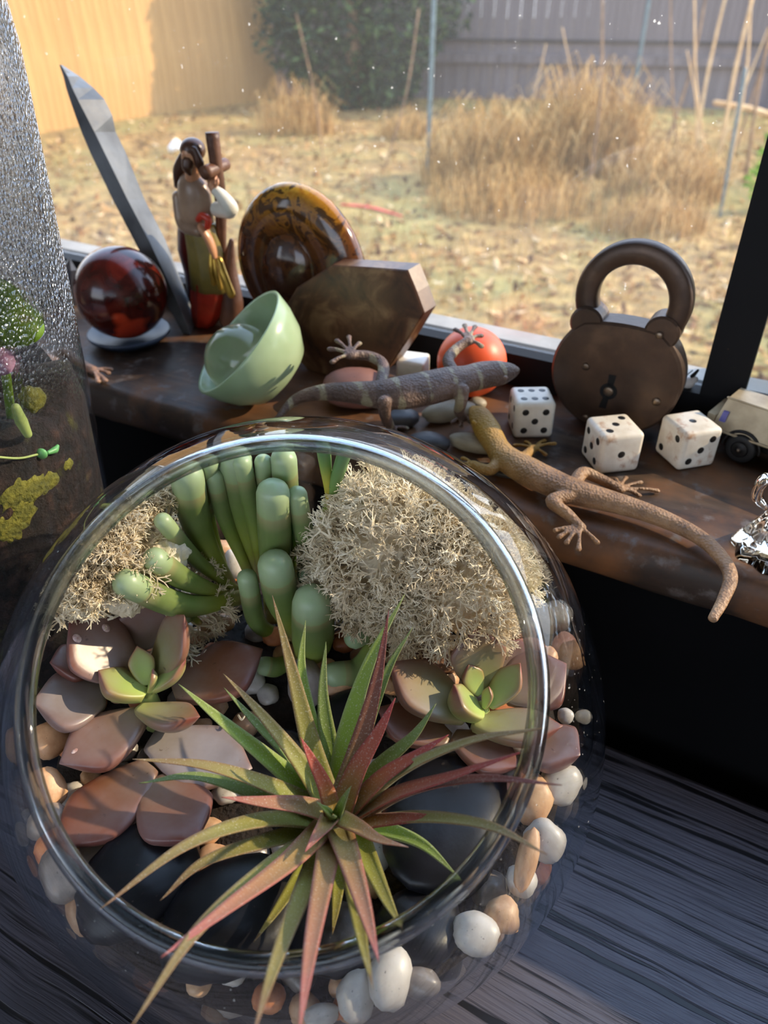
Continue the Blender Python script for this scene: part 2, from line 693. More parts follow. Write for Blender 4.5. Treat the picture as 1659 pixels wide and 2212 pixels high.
# ================================================================== the yard outside
t = NT('dry_lawn')
f1 = t.noise(0.8, 4, 0.6)
f2 = t.noise(9, 5, 0.65)
c = t.ramp(f2, [(0.25, srgb(78, 58, 34)), (0.5, srgb(146, 112, 62)), (0.75, srgb(196, 158, 92))])
c = t.mix(t.ramp(f1, [(0.45, (0, 0, 0)), (0.65, (0.55, 0.55, 0.55))]), c, srgb(140, 138, 78))
m_lawn = t.done(t.bsdf(c, 0.9, t.bump(f2, 0.6, 0.03)))
V, F = [], []
gx, gy = 60, 60
X0, X1, Y0, Y1 = -1400, 1500, 20, 2400
def ground_z(x, y):
    return GZ + 9 * mnoise.noise(Vector((x * 0.004, y * 0.004, 0))) + 3 * mnoise.noise(Vector((x * 0.007, y * 0.007, 3)))
for i in range(gx + 1):
    for j in range(gy + 1):
        x = X0 + (X1 - X0) * i / gx
        y = Y0 + (Y1 - Y0) * j / gy
        V.append((x, y, ground_z(x, y)))
for i in range(gx):
    for j in range(gy):
        a = i * (gy + 1) + j
        F.append((a, a + gy + 1, a + gy + 2, a + 1))
o = mk('ground', (V, F), m_lawn); tag(o, kind='structure')


def atg(px, py, dz=0.0):
    """where the sight line meets the uneven yard"""
    p = at(px, py, GZ)
    for _ in range(12):
        p = at(px, py, ground_z(p.x, p.y))
    return p + UP * dz


FL_A, FL_B = at(-160, 335, GZ), at(600, 214, GZ)
FB_A, FB_B = at(560, 205, GZ), at(1900, 236, GZ)


def in_yard(x, y, gap=9.0):
    """on the house side of both fences"""
    for (a_, b_, s_) in ((FL_A, FL_B, 1), (FB_A, FB_B, 1)):
        d_ = (b_ - a_)
        d_.z = 0
        d_.normalize()
        if (x - a_.x) * d_.y - (y - a_.y) * d_.x < gap:
            return False
    return True


def ribbons(name, strands, mat, parent=None, w=0.5, label=None, cat=None, kind=None, base=None):
    """strands: list of point lists (cm); thin flat blades, two crossing faces each, joined"""
    V, F = [], []
    for pts, ww in strands:
        k = len(V)
        n = len(pts)
        sd = Vector((rnd.uniform(-1, 1), rnd.uniform(-1, 1), rnd.uniform(-0.4, 0.4))).normalized()
        for i, p in enumerate(pts):
            a = ww * (1 - 0.75 * i / (n - 1)) * 0.5
            V.append(p - sd * a)
            V.append(p + sd * a)
            V.append(p + sd.cross(UP).normalized() * a)
        for i in range(n - 1):
            q = k + i * 3
            F.append((q, q + 1, q + 4, q + 3))
            F.append((q + 1, q + 2, q + 5, q + 4))
            F.append((q + 2, q, q + 3, q + 5))
    return mk(name, (V, F), mat, parent, base=base, smooth=False)


def randmat(name, stops, rough=0.8, trans=0.3):
    """colour varies piece by piece (random per island)"""
    t = NT(name)
    r = t.n('ShaderNodeNewGeometry').outputs['Random Per Island']
    c = t.ramp(r, stops)
    d = t.bsdf(c, rough)
    tl = t.n('ShaderNodeBsdfTranslucent', {'Color': c}).outputs[0]
    return t.done(t.n('ShaderNodeMixShader', {0: trans, 1: d, 2: tl}).outputs[0])


m_straw = randmat('dry_straw', [(0.0, srgb(120, 84, 40)), (0.5, srgb(204, 160, 90)), (1.0, srgb(246, 214, 150))])
m_grass = randmat('half_dry_grass', [(0.0, srgb(100, 96, 44)), (0.5, srgb(166, 138, 74)), (1.0, srgb(206, 170, 104))])
m_litter = randmat('fallen_leaves', [(0.0, srgb(70, 46, 26)), (0.4, srgb(140, 96, 54)), (0.8, srgb(206, 160, 100)), (1.0, srgb(240, 212, 164))])
m_green = randmat('evergreen_leaves', [(0.0, srgb(20, 34, 24)), (0.6, srgb(44, 66, 42)), (1.0, srgb(96, 118, 66))])
m_lime = randmat('fresh_green_leaves', [(0.0, srgb(90, 130, 40)), (0.6, srgb(150, 190, 70)), (1.0, srgb(200, 225, 110))])
m_bark = mottled('grey_brown_bark', [(0.3, srgb(96, 72, 54)), (0.7, srgb(168, 134, 100))], 12, 0.9)
m_bark_l = mottled('pale_dry_stem', [(0.3, srgb(176, 138, 92)), (0.7, srgb(226, 190, 140))], 12, 0.8)

# fallen leaves and grass over the lawn
strands = []
for i in range(9000):
    y = 130 + 900 * rnd.random() ** 1.3
    x = rnd.uniform(-0.62, 0.62) * y + 20
    if not in_yard(x, y):
        continue
    p = Vector((x, y, ground_z(x, y)))
    L = rnd.uniform(4, 10) * (1.2 if mnoise.noise(Vector((x * 0.01, y * 0.01, 9))) > 0 else 0.7)
    dx, dy = rnd.uniform(-0.5, 0.5), rnd.uniform(-0.5, 0.5)
    strands.append(([p, p + Vector((dx * L * 0.4, dy * L * 0.4, L * 0.6)), p + Vector((dx * L, dy * L, L * 0.9))], rnd.uniform(0.35, 0.7)))
o = ribbons('lawn_grass', strands, m_grass); tag(o, 'short half dry grass covering the yard', 'grass', kind='stuff')
V, F = [], []
for i in range(7000):
    y = 120 + 950 * rnd.random() ** 1.4
    x = rnd.uniform(-0.62, 0.62) * y + 20
    if not in_yard(x, y):
        continue
    c = Vector((x, y, ground_z(x, y) + rnd.uniform(0.4, 2.4)))
    s_ = rnd.uniform(2.2, 5)
    e1 = Vector((rnd.uniform(-1, 1), rnd.uniform(-1, 1), rnd.uniform(-0.5, 0.5))).normalized()
    e2 = e1.cross(Vector((rnd.uniform(-.4, .4), rnd.uniform(-.4, .4), 1))).normalized()
    e3 = e1.cross(e2)
    k = len(V)
    V += [c - e1 * s_, c + e2 * s_ * 0.45 + e3 * s_ * 0.25, c + e1 * s_, c - e2 * s_ * 0.45 + e3 * s_ * 0.25]
    F += [(k, k + 1, k + 2), (k, k + 2, k + 3)]
o = mk('leaf_litter', (V, F), m_litter, smooth=False); tag(o, 'brown and tan fallen leaves strewn over the yard', 'leaves', kind='stuff')

# ---- fences, board by board
def wood(name, a, b, c_):
    t = NT(name)
    co = t.n('ShaderNodeTexCoord').outputs['Object']
    mp = t.n('ShaderNodeMapping', {'Vector': co, 'Scale': (18, 18, 0.9)}).outputs[0]
    f = t.noise(1.0, 5, 0.6, mp, 0.4)
    r = t.n('ShaderNodeObjectInfo').outputs['Random']
    c = t.ramp(f, [(0.3, a), (0.55, b), (0.8, c_)])
    c = t.mix(t.math('MULTIPLY', r, 0.35), c, a)
    return t.done(t.bsdf(c, 0.85, t.bump(f, 0.3, 0.005)))


m_cedar = wood('sunny_cedar', srgb(158, 116, 66), srgb(198, 154, 94), srgb(222, 182, 124))
m_greyw = wood('weathered_grey_wood', srgb(84, 74, 72), srgb(108, 97, 95), srgb(128, 117, 113))


def fence(name, A, B, h, bw, mat, label, rails=(0.2, 0.8), front=1):
    A, B = Vector(A), Vector(B)
    d = B - A
    d.z = 0
    L = d.length
    d.normalize()
    nn = Vector((-d.y, d.x, 0)) * front
    root = thing(name, A, label, 'fence')
    n = int(L / bw)
    g0 = box((0, 0, 0), d, nn, UP, bw * 0.493, 0.9, h / 2)
    first = None
    for i in range(n):
        c = A + d * (bw * (i + 0.5)) + UP * (h / 2 + rnd.uniform(-1.5, 1.5)) + nn * rnd.uniform(-0.3, 0.3)
        if first is None:
            first = mk('board', ([v + c for v in g0[0]], g0[1]), mat, root, smooth=False)
            c0 = c
        else:
            o = bpy.data.objects.new('board', first.data)
            col.objects.link(o)
            o.parent = root
            o.location = (c - c0) * S
    for r in rails:
        c = (A + B) / 2 - nn * 4 + UP * 0
        c.z = A.z + h * r
        mk('rail', box(c, d, nn, UP, L / 2, 2, 4.5), mat, root, smooth=False)
    return root


fl_a = FL_A - UP * 14
fl_b = FL_B - UP * 14
fence('cedar_fence', fl_a, fl_b, 204, 14.2, m_cedar, 'sunlit golden cedar board fence along the side of the yard', front=-1)
fb_a = FB_A - UP * 14
fb_b = FB_B - UP * 14
bf = fence('grey_fence', fb_a, fb_b, 279, 14.2, m_greyw, 'shaded grey board fence across the back of the yard', front=1)
d = (fb_b - fb_a).normalized()
# thin dark batten across the boards
pm = fb_a.lerp(fb_b, 0.5)
r_ = ray(1200, 88)
tt = pm.y / r_.y
zb = (CAMP + r_ * tt).z
c = pm - Vector((-d.y, d.x, 0)) * 2.4
c.z = zb
mk('batten', box(c, d, Vector((-d.y, d.x, 0)), UP, (fb_b - fb_a).length / 2, 1.2, 1.3), mottled('dark_batten', [(0.3, srgb(50, 44, 42)), (0.7, srgb(70, 62, 58))], 10, 0.9), bf, smooth=False)

# ---- garden posts, stems, shrubs
def upto(p, px, py):
    """height above p seen at photo row py: point over p"""
    r = ray(px, py)
    tt = p.y / r.y
    return CAMP + r * tt


m_post = mottled('green_painted_metal', [(0.3, srgb(70, 88, 92)), (0.7, srgb(104, 122, 124))], 30, 0.5)
for i, (b, tp, lab, w) in enumerate([((922, 398), (940, -60), 'green metal garden post rising in front of the dark evergreen', 3.0),
                                     ((1360, 250), (1412, -60), 'green metal garden post beside the tallest mound of dry grass', 3.6),
                                     ((1555, 470), (1610, 150), 'green metal garden stake next to the lime green shrub', 2.2)]):
    p = atg(b[0], b[1])
    q = upto(p, tp[0], tp[1])
    q = Vector((q.x, p.y, q.z))
    tag(mk('garden_post', tube([p - UP * 3, q], [w * 0.5, w * 0.5], 8, 4), m_post), lab, 'post')
stems = [((1235 + 40, 330), (1262 + 40, -40), 2.0, 'thin reddish bare stem growing behind the dry grass', m_bark),
         ((1440, 240), (1535, -60), 2.6, 'dark leaning bare stem before the grey fence', m_bark),
         ((1500, 262), (1580, -60), 3.0, 'pale straight cane rising from the dry grass', m_bark_l),
         ((1505, 245), (1484, 110), 1.8, 'short whitish cane crossing the pale straight one', m_bark_l),
         ((1556, 262), (1640, -60), 3.4, 'thick pinkish cane with peeling bark', m_bark_l),
         ((1575, 300), (1625, -60), 2.2, 'thin tan cane beside the thick peeling one', m_bark_l),
         ((1470, 300), (1448, -40), 1.6, 'slim grey brown stem crossing before the green post', m_bark),
         ((1535, 320), (1500, -60), 1.8, 'slim pale stem leaning left among the canes', m_bark_l),
         ((1590, 250), (1700, -30), 2.4, 'slanting dark stem at the far right of the canes', m_bark),
         ((1520, 330), (1660, 60), 1.6, 'thin straw coloured stem slanting across the canes', m_bark_l),
         ((1240, 300), (1215, 60), 1.2, 'fine grey stalk sticking up from the tallest mound', m_bark_l),
         ((1130, 300), (1180, 95), 1.0, 'fine pale stalk leaning over the golden mound', m_bark_l),
         ((830, 290), (905, 20), 1.6, 'bare grey stem leaning in front of the dark evergreen', m_bark),
         ((700, 280), (640, 30), 1.4, 'thin bare stem beside the cedar fence corner', m_bark),
         ((1610, 330), (1672, 20), 2.6, 'reddish brown stem above the lime green shrub', m_bark)]
for (b, tp, w, lab, mt) in stems:
    p = atg(b[0], b[1] + 70)
    q = upto(p, *tp)
    mid = p.lerp(q, 0.5) + Vector((rnd.uniform(-5, 5), rnd.uniform(-4, 4), 0))
    tag(mk('bare_stem', tube([p - UP * 3, mid, q], [w * 0.5, w * 0.42, w * 0.3], 7, 10), mt), lab, 'stem')
p = atg(1555, 330)
q0 = upto(p, 1545, 222)
q1 = upto(p, 1700, 262)
sb = tube([q0, q0.lerp(q1, 0.5) + UP * 2, q1], [2.2, 2.4, 2.6], 7, 10)
tag(mk('fallen_branch', join(sb, tube([q1, Vector((q1.x + 14, q1.y + 6, ground_z(q1.x + 14, q1.y + 6) - 2))], [2.6, 2.8], 7, 5)), m_bark_l), 'pale broken branch lying level above the lime green shrub', 'branch')


def strand_bush(name, px, py, w, h, n, mat, label, cat, lean=0.0, arch=0.5, th=(0.5, 1.1)):
    c = atg(px, py)
    wcm = pxcm(c, w) / 2
    hcm = pxcm(c, h) * 1.02
    root = thing(name, c, label, cat)
    st = []
    for i in range(n):
        a = rnd.uniform(0, 2 * math.pi)
        r = wcm * math.sqrt(rnd.random())
        p = c + Vector((r * math.cos(a), 0.6 * r * math.sin(a), 0))
        p.z = ground_z(p.x, p.y) - 2
        hh = hcm * (0.45 + 0.6 * rnd.random()) * (1 - 0.45 * (r / wcm) ** 2)
        dx = rnd.uniform(-1, 1) * arch * hh + lean * hh
        dy = rnd.uniform(-1, 1) * arch * hh
        st.append(([p, p + Vector((dx * 0.25, dy * 0.25, hh * 0.6)), p + Vector((dx * 0.6, dy * 0.6, hh * 0.92)), p + Vector((dx * 1.05, dy * 1.05, hh * 0.72))], rnd.uniform(*th)))
    ribbons('stalks', st, mat, root)
    return root


strand_bush('dry_grass_mound', 1060, 395, 300, 190, 900, m_straw, 'golden mound of dry tangled grass left of the tallest mound', 'dry grass')
strand_bush('dry_grass_mound', 1260, 370, 260, 235, 1000, m_straw, 'tallest golden mound of dry tangled grass by the grey fence', 'dry grass')
strand_bush('dry_grass_mound', 1430, 430, 260, 150, 700, m_straw, 'low brown mound of dry grass among the bare canes', 'dry grass')
strand_bush('dry_grass_mound', 1110, 455, 380, 120, 600, m_straw, 'low spreading dry weeds in front of the golden mounds', 'dry grass', th=(0.4, 0.9))
strand_bush('dry_grass_mound', 1400, 500, 260, 110, 500, m_straw, 'low dry weeds beside the black window stile', 'dry grass', th=(0.4, 0.9))
strand_bush('dry_grass_mound', 640, 290, 170, 130, 380, m_straw, 'small orange tinged dry bush at the foot of the cedar fence', 'dry grass', th=(0.4, 0.9))
strand_bush('dry_grass_mound', 880, 300, 130, 80, 260, m_straw, 'low tuft of dry grass between evergreen and mound', 'dry grass')


def leaf_bush(name, px, py, w, h, n, mat, label, cat, size=(2, 5), lift=0.0):
    c = atg(px, py)
    wcm, hcm = pxcm(c, w) / 2, pxcm(c, h)
    root = thing(name, c, label, cat)
    V, F = [], []
    for i in range(n):
        ph = rnd.random()
        a = rnd.uniform(0, 2 * math.pi)
        rr = (0.55 + 0.45 * rnd.random()) * math.sin(math.pi * (0.12 + 0.83 * ph)) ** 0.7
        rr *= 0.8 + 0.35 * mnoise.noise(Vector((a * 1.3, ph * 4, px)))
        p = c + Vector((wcm * rr * math.cos(a), wcm * 0.35 * rr * math.sin(a), lift + hcm * ph))
        s_ = rnd.uniform(*size)
        e1 = Vector((rnd.uniform(-1, 1), rnd.uniform(-1, 1), rnd.uniform(-1, 0.6))).normalized()
        e2 = e1.cross(Vector((rnd.uniform(-1, 1), rnd.uniform(-1, 1), rnd.uniform(-1, 1)))).normalized()
        k = len(V)
        V += [p - e1 * s_, p + e2 * s_ * 0.4, p + e1 * s_, p - e2 * s_ * 0.4]
        F += [(k, k + 1, k + 2), (k, k + 2, k + 3)]
    mk('foliage', (V, F), mat, root, smooth=False)
    mk('trunk', tube([c - UP * 3, c + UP * (lift + hcm * 0.7)], [wcm * 0.07, wcm * 0.03], 8, 6), m_bark, root)
    return root


leaf_bush('evergreen_tree', 765, 232, 520, 430, 9000, m_green, 'dark evergreen tree where the two fences meet', 'tree', (3, 7))
leaf_bush('green_shrub', 1660, 455, 150, 190, 900, m_lime, 'fresh lime green shrub beyond the black window stile', 'shrub', (1.5, 3.5))

m_red = mottled('faded_red_plastic', [(0.3, srgb(206, 70, 56)), (0.7, srgb(232, 104, 84))], 20, 0.5)
p0, p1, p2 = (atg(740, 445, 1.0), atg(800, 452, 1.2), atg(868, 470, 1.0))
tag(mk('red_strap', tube([p0, p1, p2], [1.6, 2.2, 1.0], 6, 10, flat=0.35), m_red), 'faded red plastic strap lying in the dry grass', 'strap')
p0 = atg(372, 332, 3.4)
o = mk('white_cup', lathe(p0, [(3.2, -1), (3.8, 3), (4.4, 9), (4.2, 9.2), (3.4, 1)], axis=Vector((0.7, -0.3, 0.5)), seg=16), mottled('white_plastic', [(0.3, (0.8, 0.8, 0.8)), (0.7, (0.9, 0.9, 0.9))], 10, 0.4))
tag(o, 'white plastic cup lying on the lawn', 'cup')
# old painted board leaning outside the right pane
m_oldpaint = mottled('peeling_yellow_paint', [(0.28, srgb(90, 84, 40)), (0.42, srgb(206, 196, 110)), (0.55, srgb(222, 214, 150)), (0.62, srgb(236, 238, 226))], 45, 0.7, 0.3)
o = slab('painted_board', ust1 + 0.9, ust1 + 9, 33.2, 35.0, 9.0, 14.0, m_oldpaint)
tag(o, 'peeling pale yellow painted board outside the right hand pane', 'board')
# ================================================================== glass bowl with a slanted mouth
BC = Vector((-2.10, 14.22, 7.39))
BR = 7.91
el = math.radians(56)
az = math.atan2(2.10, 14.22) - math.radians(8)
BA = Vector((math.sin(az) * math.cos(el), -math.cos(az) * math.cos(el), math.sin(el)))   # mouth axis
TH = math.radians(44.0)
RIN = BR - 0.30


def bowl_point(r, th, q):
    """polar angle th from the mouth axis"""
    t1 = BA.cross(UP).normalized()
    t2 = BA.cross(t1)
    return BC + BA * (r * math.cos(th)) + (t1 * math.cos(q) + t2 * math.sin(q)) * (r * math.sin(th))


t = NT('bowl_glass')
lw = t.schlick()
dirt = t.noise(900, 2, 0.5)
spk = t.ramp(dirt, [(0.745, (0, 0, 0)), (0.77, (0.5, 0.5, 0.5))])
tr = t.n('ShaderNodeBsdfTransparent', {'Color': (0.98, 0.99, 0.985, 1)}).outputs[0]
gl = t.n('ShaderNodeBsdfGlossy', {'Color': (0.95, 0.97, 1, 1), 'Roughness': 0.015}).outputs[0]
df = t.n('ShaderNodeBsdfDiffuse', {'Color': (0.8, 0.8, 0.78, 1)}).outputs[0]
a = t.n('ShaderNodeMixShader', {0: lw, 1: tr, 2: gl}).outputs[0]
m_bowl = t.done(t.n('ShaderNodeMixShader', {0: spk, 1: a, 2: df}).outputs[0])
t = NT('rim_glass')
gs = t.n('ShaderNodeBsdfGlass', {'Color': (0.66, 0.71, 0.74, 1), 'Roughness': 0.03, 'IOR': 1.42}).outputs[0]
tr = t.n('ShaderNodeBsdfTransparent', {'Color': (0.86, 0.89, 0.9, 1)}).outputs[0]
m_rim = t.done(t.n('ShaderNodeMixShader', {0: 0.4, 1: gs, 2: tr}).outputs[0])

bowl = thing('glass_bowl', (BC.x, BC.y, 0), 'round clear glass terrarium bowl with a slanted mouth on the dark table', 'bowl')
V, F = [], []
seg, nr = 96, 44


def squash(p, off):
    # flat foot on the table
    zmin = 0.02 + off
    if p.z < zmin + 0.5:
        k = (zmin + 0.5 - p.z)
        p = Vector((p.x, p.y, zmin + 0.5 - 0.5 * (1 - math.exp(-k / 0.5))))
    return p


for (r, off) in ((BR, 0.0), (RIN, 0.35)):
    for i in range(nr + 1):
        th = TH + (math.pi - TH) * i / nr
        for k in range(seg):
            V.append(squash(bowl_point(r, th, 2 * math.pi * k / seg), off))
m = (nr + 1) * seg
for s_ in (0, 1):
    for i in range(nr):
        for k in range(seg):
            k2 = (k + 1) % seg
            q = [s_ * m + i * seg + k, s_ * m + i * seg + k2, s_ * m + (i + 1) * seg + k2, s_ * m + (i + 1) * seg + k]
            F.append(tuple(q) if s_ == 0 else tuple(reversed(q)))
mk('bowl_wall', (V, F), m_bowl, bowl)
# thick fire-polished lip
V, F = [], []
ns = 14
rc = (BR + RIN) / 2
for k in range(seg * 2):
    q = 2 * math.pi * k / (seg * 2)
    c = bowl_point(rc, TH - 0.02, q)
    rad = (c - BC).normalized()
    tan = (BA - rad * BA.dot(rad)).normalized()
    for j in range(ns):
        a = 2 * math.pi * j / ns
        V.append(c + rad * (0.20 * math.cos(a)) + tan * (0.27 * math.sin(a)))
n2 = seg * 2
for k in range(n2):
    k2 = (k + 1) % n2
    for j in range(ns):
        j2 = (j + 1) % ns
        F.append((k * ns + j, k * ns + j2, k2 * ns + j2, k2 * ns + j))
mk('rim', (V, F), m_rim, bowl)

# ---- soil bed
m_soil = mottled('dark_potting_soil', [(0.3, srgb(16, 12, 10)), (0.6, srgb(38, 28, 22)), (0.8, srgb(70, 52, 38))], 160, 0.95, 0.8, 300, bdist=0.002)
V, F = [], []
nrad, nseg = 16, 48
ri = RIN - 0.34
c0 = Vector((BC.x, BC.y, 0))


def bed_r(q):
    """largest radius in direction q that stays inside the glass at bed level"""
    lo, hi = 0.0, 8.0
    for _ in range(24):
        mid = (lo + hi) / 2
        p = c0 + Vector((math.cos(q) * mid, math.sin(q) * mid, 0))
        p.z = soil_z(p.y) - 0.45
        if (p - BC).length < ri:
            lo = mid
        else:
            hi = mid
    return lo


for i in range(nrad + 1):
    for k in range(nseg):
        q = 2 * math.pi * k / nseg
        r = bed_r(q) * i / nrad
        p = c0 + Vector((math.cos(q) * r, math.sin(q) * r, 0))
        p.z = soil_z(p.y) - 0.45 + (0.22 * mnoise.noise(Vector((p.x * 1.4, p.y * 1.4, 2))) if i < nrad else 0)
        V.append(p)
for i in range(1, 13):           # underside follows the glass
    for k in range(nseg):
        q = 2 * math.pi * k / nseg
        e = V[nrad * nseg + k]
        b = Vector((BC.x, BC.y, BC.z - ri))
        f = i / 12
        d = (e - BC).lerp(b - BC, f).normalized() * ri
        p = BC + d
        p.z = max(p.z, 0.75)
        V.append(p)
tot = nrad + 13
for i in range(tot - 1):
    for k in range(nseg):
        k2 = (k + 1) % nseg
        F.append((i * nseg + k, i * nseg + k2, (i + 1) * nseg + k2, (i + 1) * nseg + k))
tag(mk('potting_soil', (V, F), m_soil), 'dark potting soil filling the bottom of the glass bowl', 'soil', kind='stuff')

# ---- stones
def stonemat(name, stops, scale, rough, bump=0.1, spec=0.5, sss=0.0):
    t = NT(name)
    f = t.noise(scale, 5, 0.6)
    r = t.n('ShaderNodeObjectInfo').outputs['Random']
    c = t.ramp(f, stops)
    c = t.mix(t.math('MULTIPLY', r, 0.4), c, stops[0][1])
    sp = t.noise(900, 2, 0.5)
    c = t.mix(t.ramp(sp, [(0.70, (0, 0, 0)), (0.74, (0.6, 0.6, 0.6))]), c, (0.05, 0.04, 0.035))
    kw = {'Specular IOR Level': spec}
    if sss:
        kw.update({'Subsurface Weight': sss, 'Subsurface Radius': (0.004, 0.003, 0.002), 'Subsurface Scale': 0.6})
    return t.done(t.bsdf(c, rough, t.bump(t.noise(scale * 5, 3), bump, 0.0005), **kw))


m_white = stonemat('white_quartz_pebble', [(0.25, srgb(184, 174, 166)), (0.7, srgb(222, 217, 211))], 90, 0.35, 0.08, sss=0.25)
m_tan = stonemat('tan_pebble', [(0.25, srgb(176, 128, 92)), (0.7, srgb(224, 186, 148))], 110, 0.45, 0.1, sss=0.1)
m_orange = stonemat('orange_pebble', [(0.25, srgb(170, 92, 56)), (0.7, srgb(222, 152, 104))], 110, 0.45)
m_pinkp = stonemat('pink_pebble', [(0.25, srgb(216, 140, 118)), (0.7, srgb(240, 196, 176))], 110, 0.4, sss=0.15)
m_grey = stonemat('grey_quartz_pebble', [(0.25, srgb(96, 88, 84)), (0.7, srgb(168, 156, 148))], 70, 0.3)
m_black = stonemat('black_river_stone', [(0.25, srgb(12, 12, 14)), (0.7, srgb(30, 30, 35))], 140, 0.33, 0.12, 0.25)
PB = {}
for nm, mt in (('white', m_white), ('tan', m_tan), ('orange', m_orange), ('pink', m_pinkp), ('grey', m_grey), ('black', m_black)):
    PB[nm] = [pebble_mesh('pebble_' + nm, i * 2.3 + len(nm), mt) for i in range(4)]


def stone(kind, p, r, label, group=None, name='pebble', rot=None, keep=True, z_rest=None):
    """r = half sizes (cm)"""
    p = Vector(p)
    rm = max(r) * 0.93
    if keep:
        d = p - BC
        lim = RIN - rm - 0.03
        if d.length > lim:
            p = BC + d.normalized() * lim
    if keep and z_rest is not None:
        p.z = z_rest
    q = rot if rot is not None else Matrix.Rotation(rnd.uniform(0, 6.28), 3, 'Z').to_quaternion() @ Matrix.Rotation(rnd.uniform(-0.5, 0.5), 3, 'X').to_quaternion()
    o = inst(name, rnd.choice(PB[kind]), p, q, r)
    tag(o, label, 'stone', group)
    STONES.append([o, p.copy(), Vector(r), q.to_matrix()])
    return o


STONES = []


def reach(st, d):
    """half width of a stone along direction d"""
    l = st[3].transposed() @ d
    return 0.96 / math.sqrt((l.x / st[2].x) ** 2 + (l.y / st[2].y) ** 2 + (l.z / st[2].z) ** 2)


def hold(st):
    """keep a stone inside the glass"""
    for _ in range(4):
        d = st[1] - BC
        L_ = d.length
        n_ = d / L_
        l = st[3].transposed() @ n_
        sup = math.sqrt((l.x * st[2].x) ** 2 + (l.y * st[2].y) ** 2 + (l.z * st[2].z) ** 2) * 1.03
        if L_ + sup > RIN - 0.02:
            st[1] = BC + n_ * (RIN - 0.02 - sup)


def settle(rounds=60):
    """push stones that run through each other apart until they only touch"""
    for _ in range(rounds):
        for i in range(len(STONES)):
            for j in range(i):
                a_, b_ = STONES[i], STONES[j]
                d = a_[1] - b_[1]
                L_ = d.length
                if L_ > 4.5:
                    continue
                n_ = d / max(L_, 1e-6)
                pen = reach(a_, n_) + reach(b_, n_) - 0.04 - L_
                if pen > 0:
                    va, vb = a_[2].x * a_[2].y * a_[2].z, b_[2].x * b_[2].y * b_[2].z
                    a_[1] = a_[1] + n_ * (pen * 0.6 * vb / (va + vb))
                    b_[1] = b_[1] - n_ * (pen * 0.6 * va / (va + vb))
        for st in STONES:
            hold(st)
            st[1].z = max(st[1].z, soil_z(st[1].y) - 0.45 + st[2].z * 0.1)
    for st in STONES:
        st[0].location = st[1] * S
        BASE[st[0]] = st[1].copy()


# big black river stones
def qz(a, tilt=0.0, ax='X'):
    return Matrix.Rotation(math.radians(a), 3, 'Z').to_quaternion() @ Matrix.Rotation(math.radians(tilt), 3, ax).to_quaternion()


for (px, py, dz, r, a, lab) in [
        (305, 1915, 0.45, (1.6, 1.2, 0.7), 50, 'bluish black river stone under the long brown tipped air plant leaf'),
        (505, 1985, 0.5, (1.7, 1.3, 0.75), 25, 'large black river stone lying in front beneath the air plant'),
        (678, 2015, 0.35, (0.85, 1.0, 0.6), 100, 'rounded blue grey river stone beside the large black one'),
        (965, 1775, 0.2, (2.1, 1.55, 0.75), 60, 'widest black river stone on the right beneath the red leaves'),
        (770, 1545, -0.05, (1.2, 0.85, 0.5), 20, 'black river stone behind the air plant'),
        (595, 1640, -0.05, (1.0, 0.85, 0.5), 10, 'small black river stone between air plant and left rosette'),
        (880, 2010, 0.2, (1.15, 0.9, 0.55), 30, 'shaded black river stone under the front right lip'),
        ]:
    stone('black', inb(px, py, dz), r, lab, None, 'river_stone', qz(a, 6))

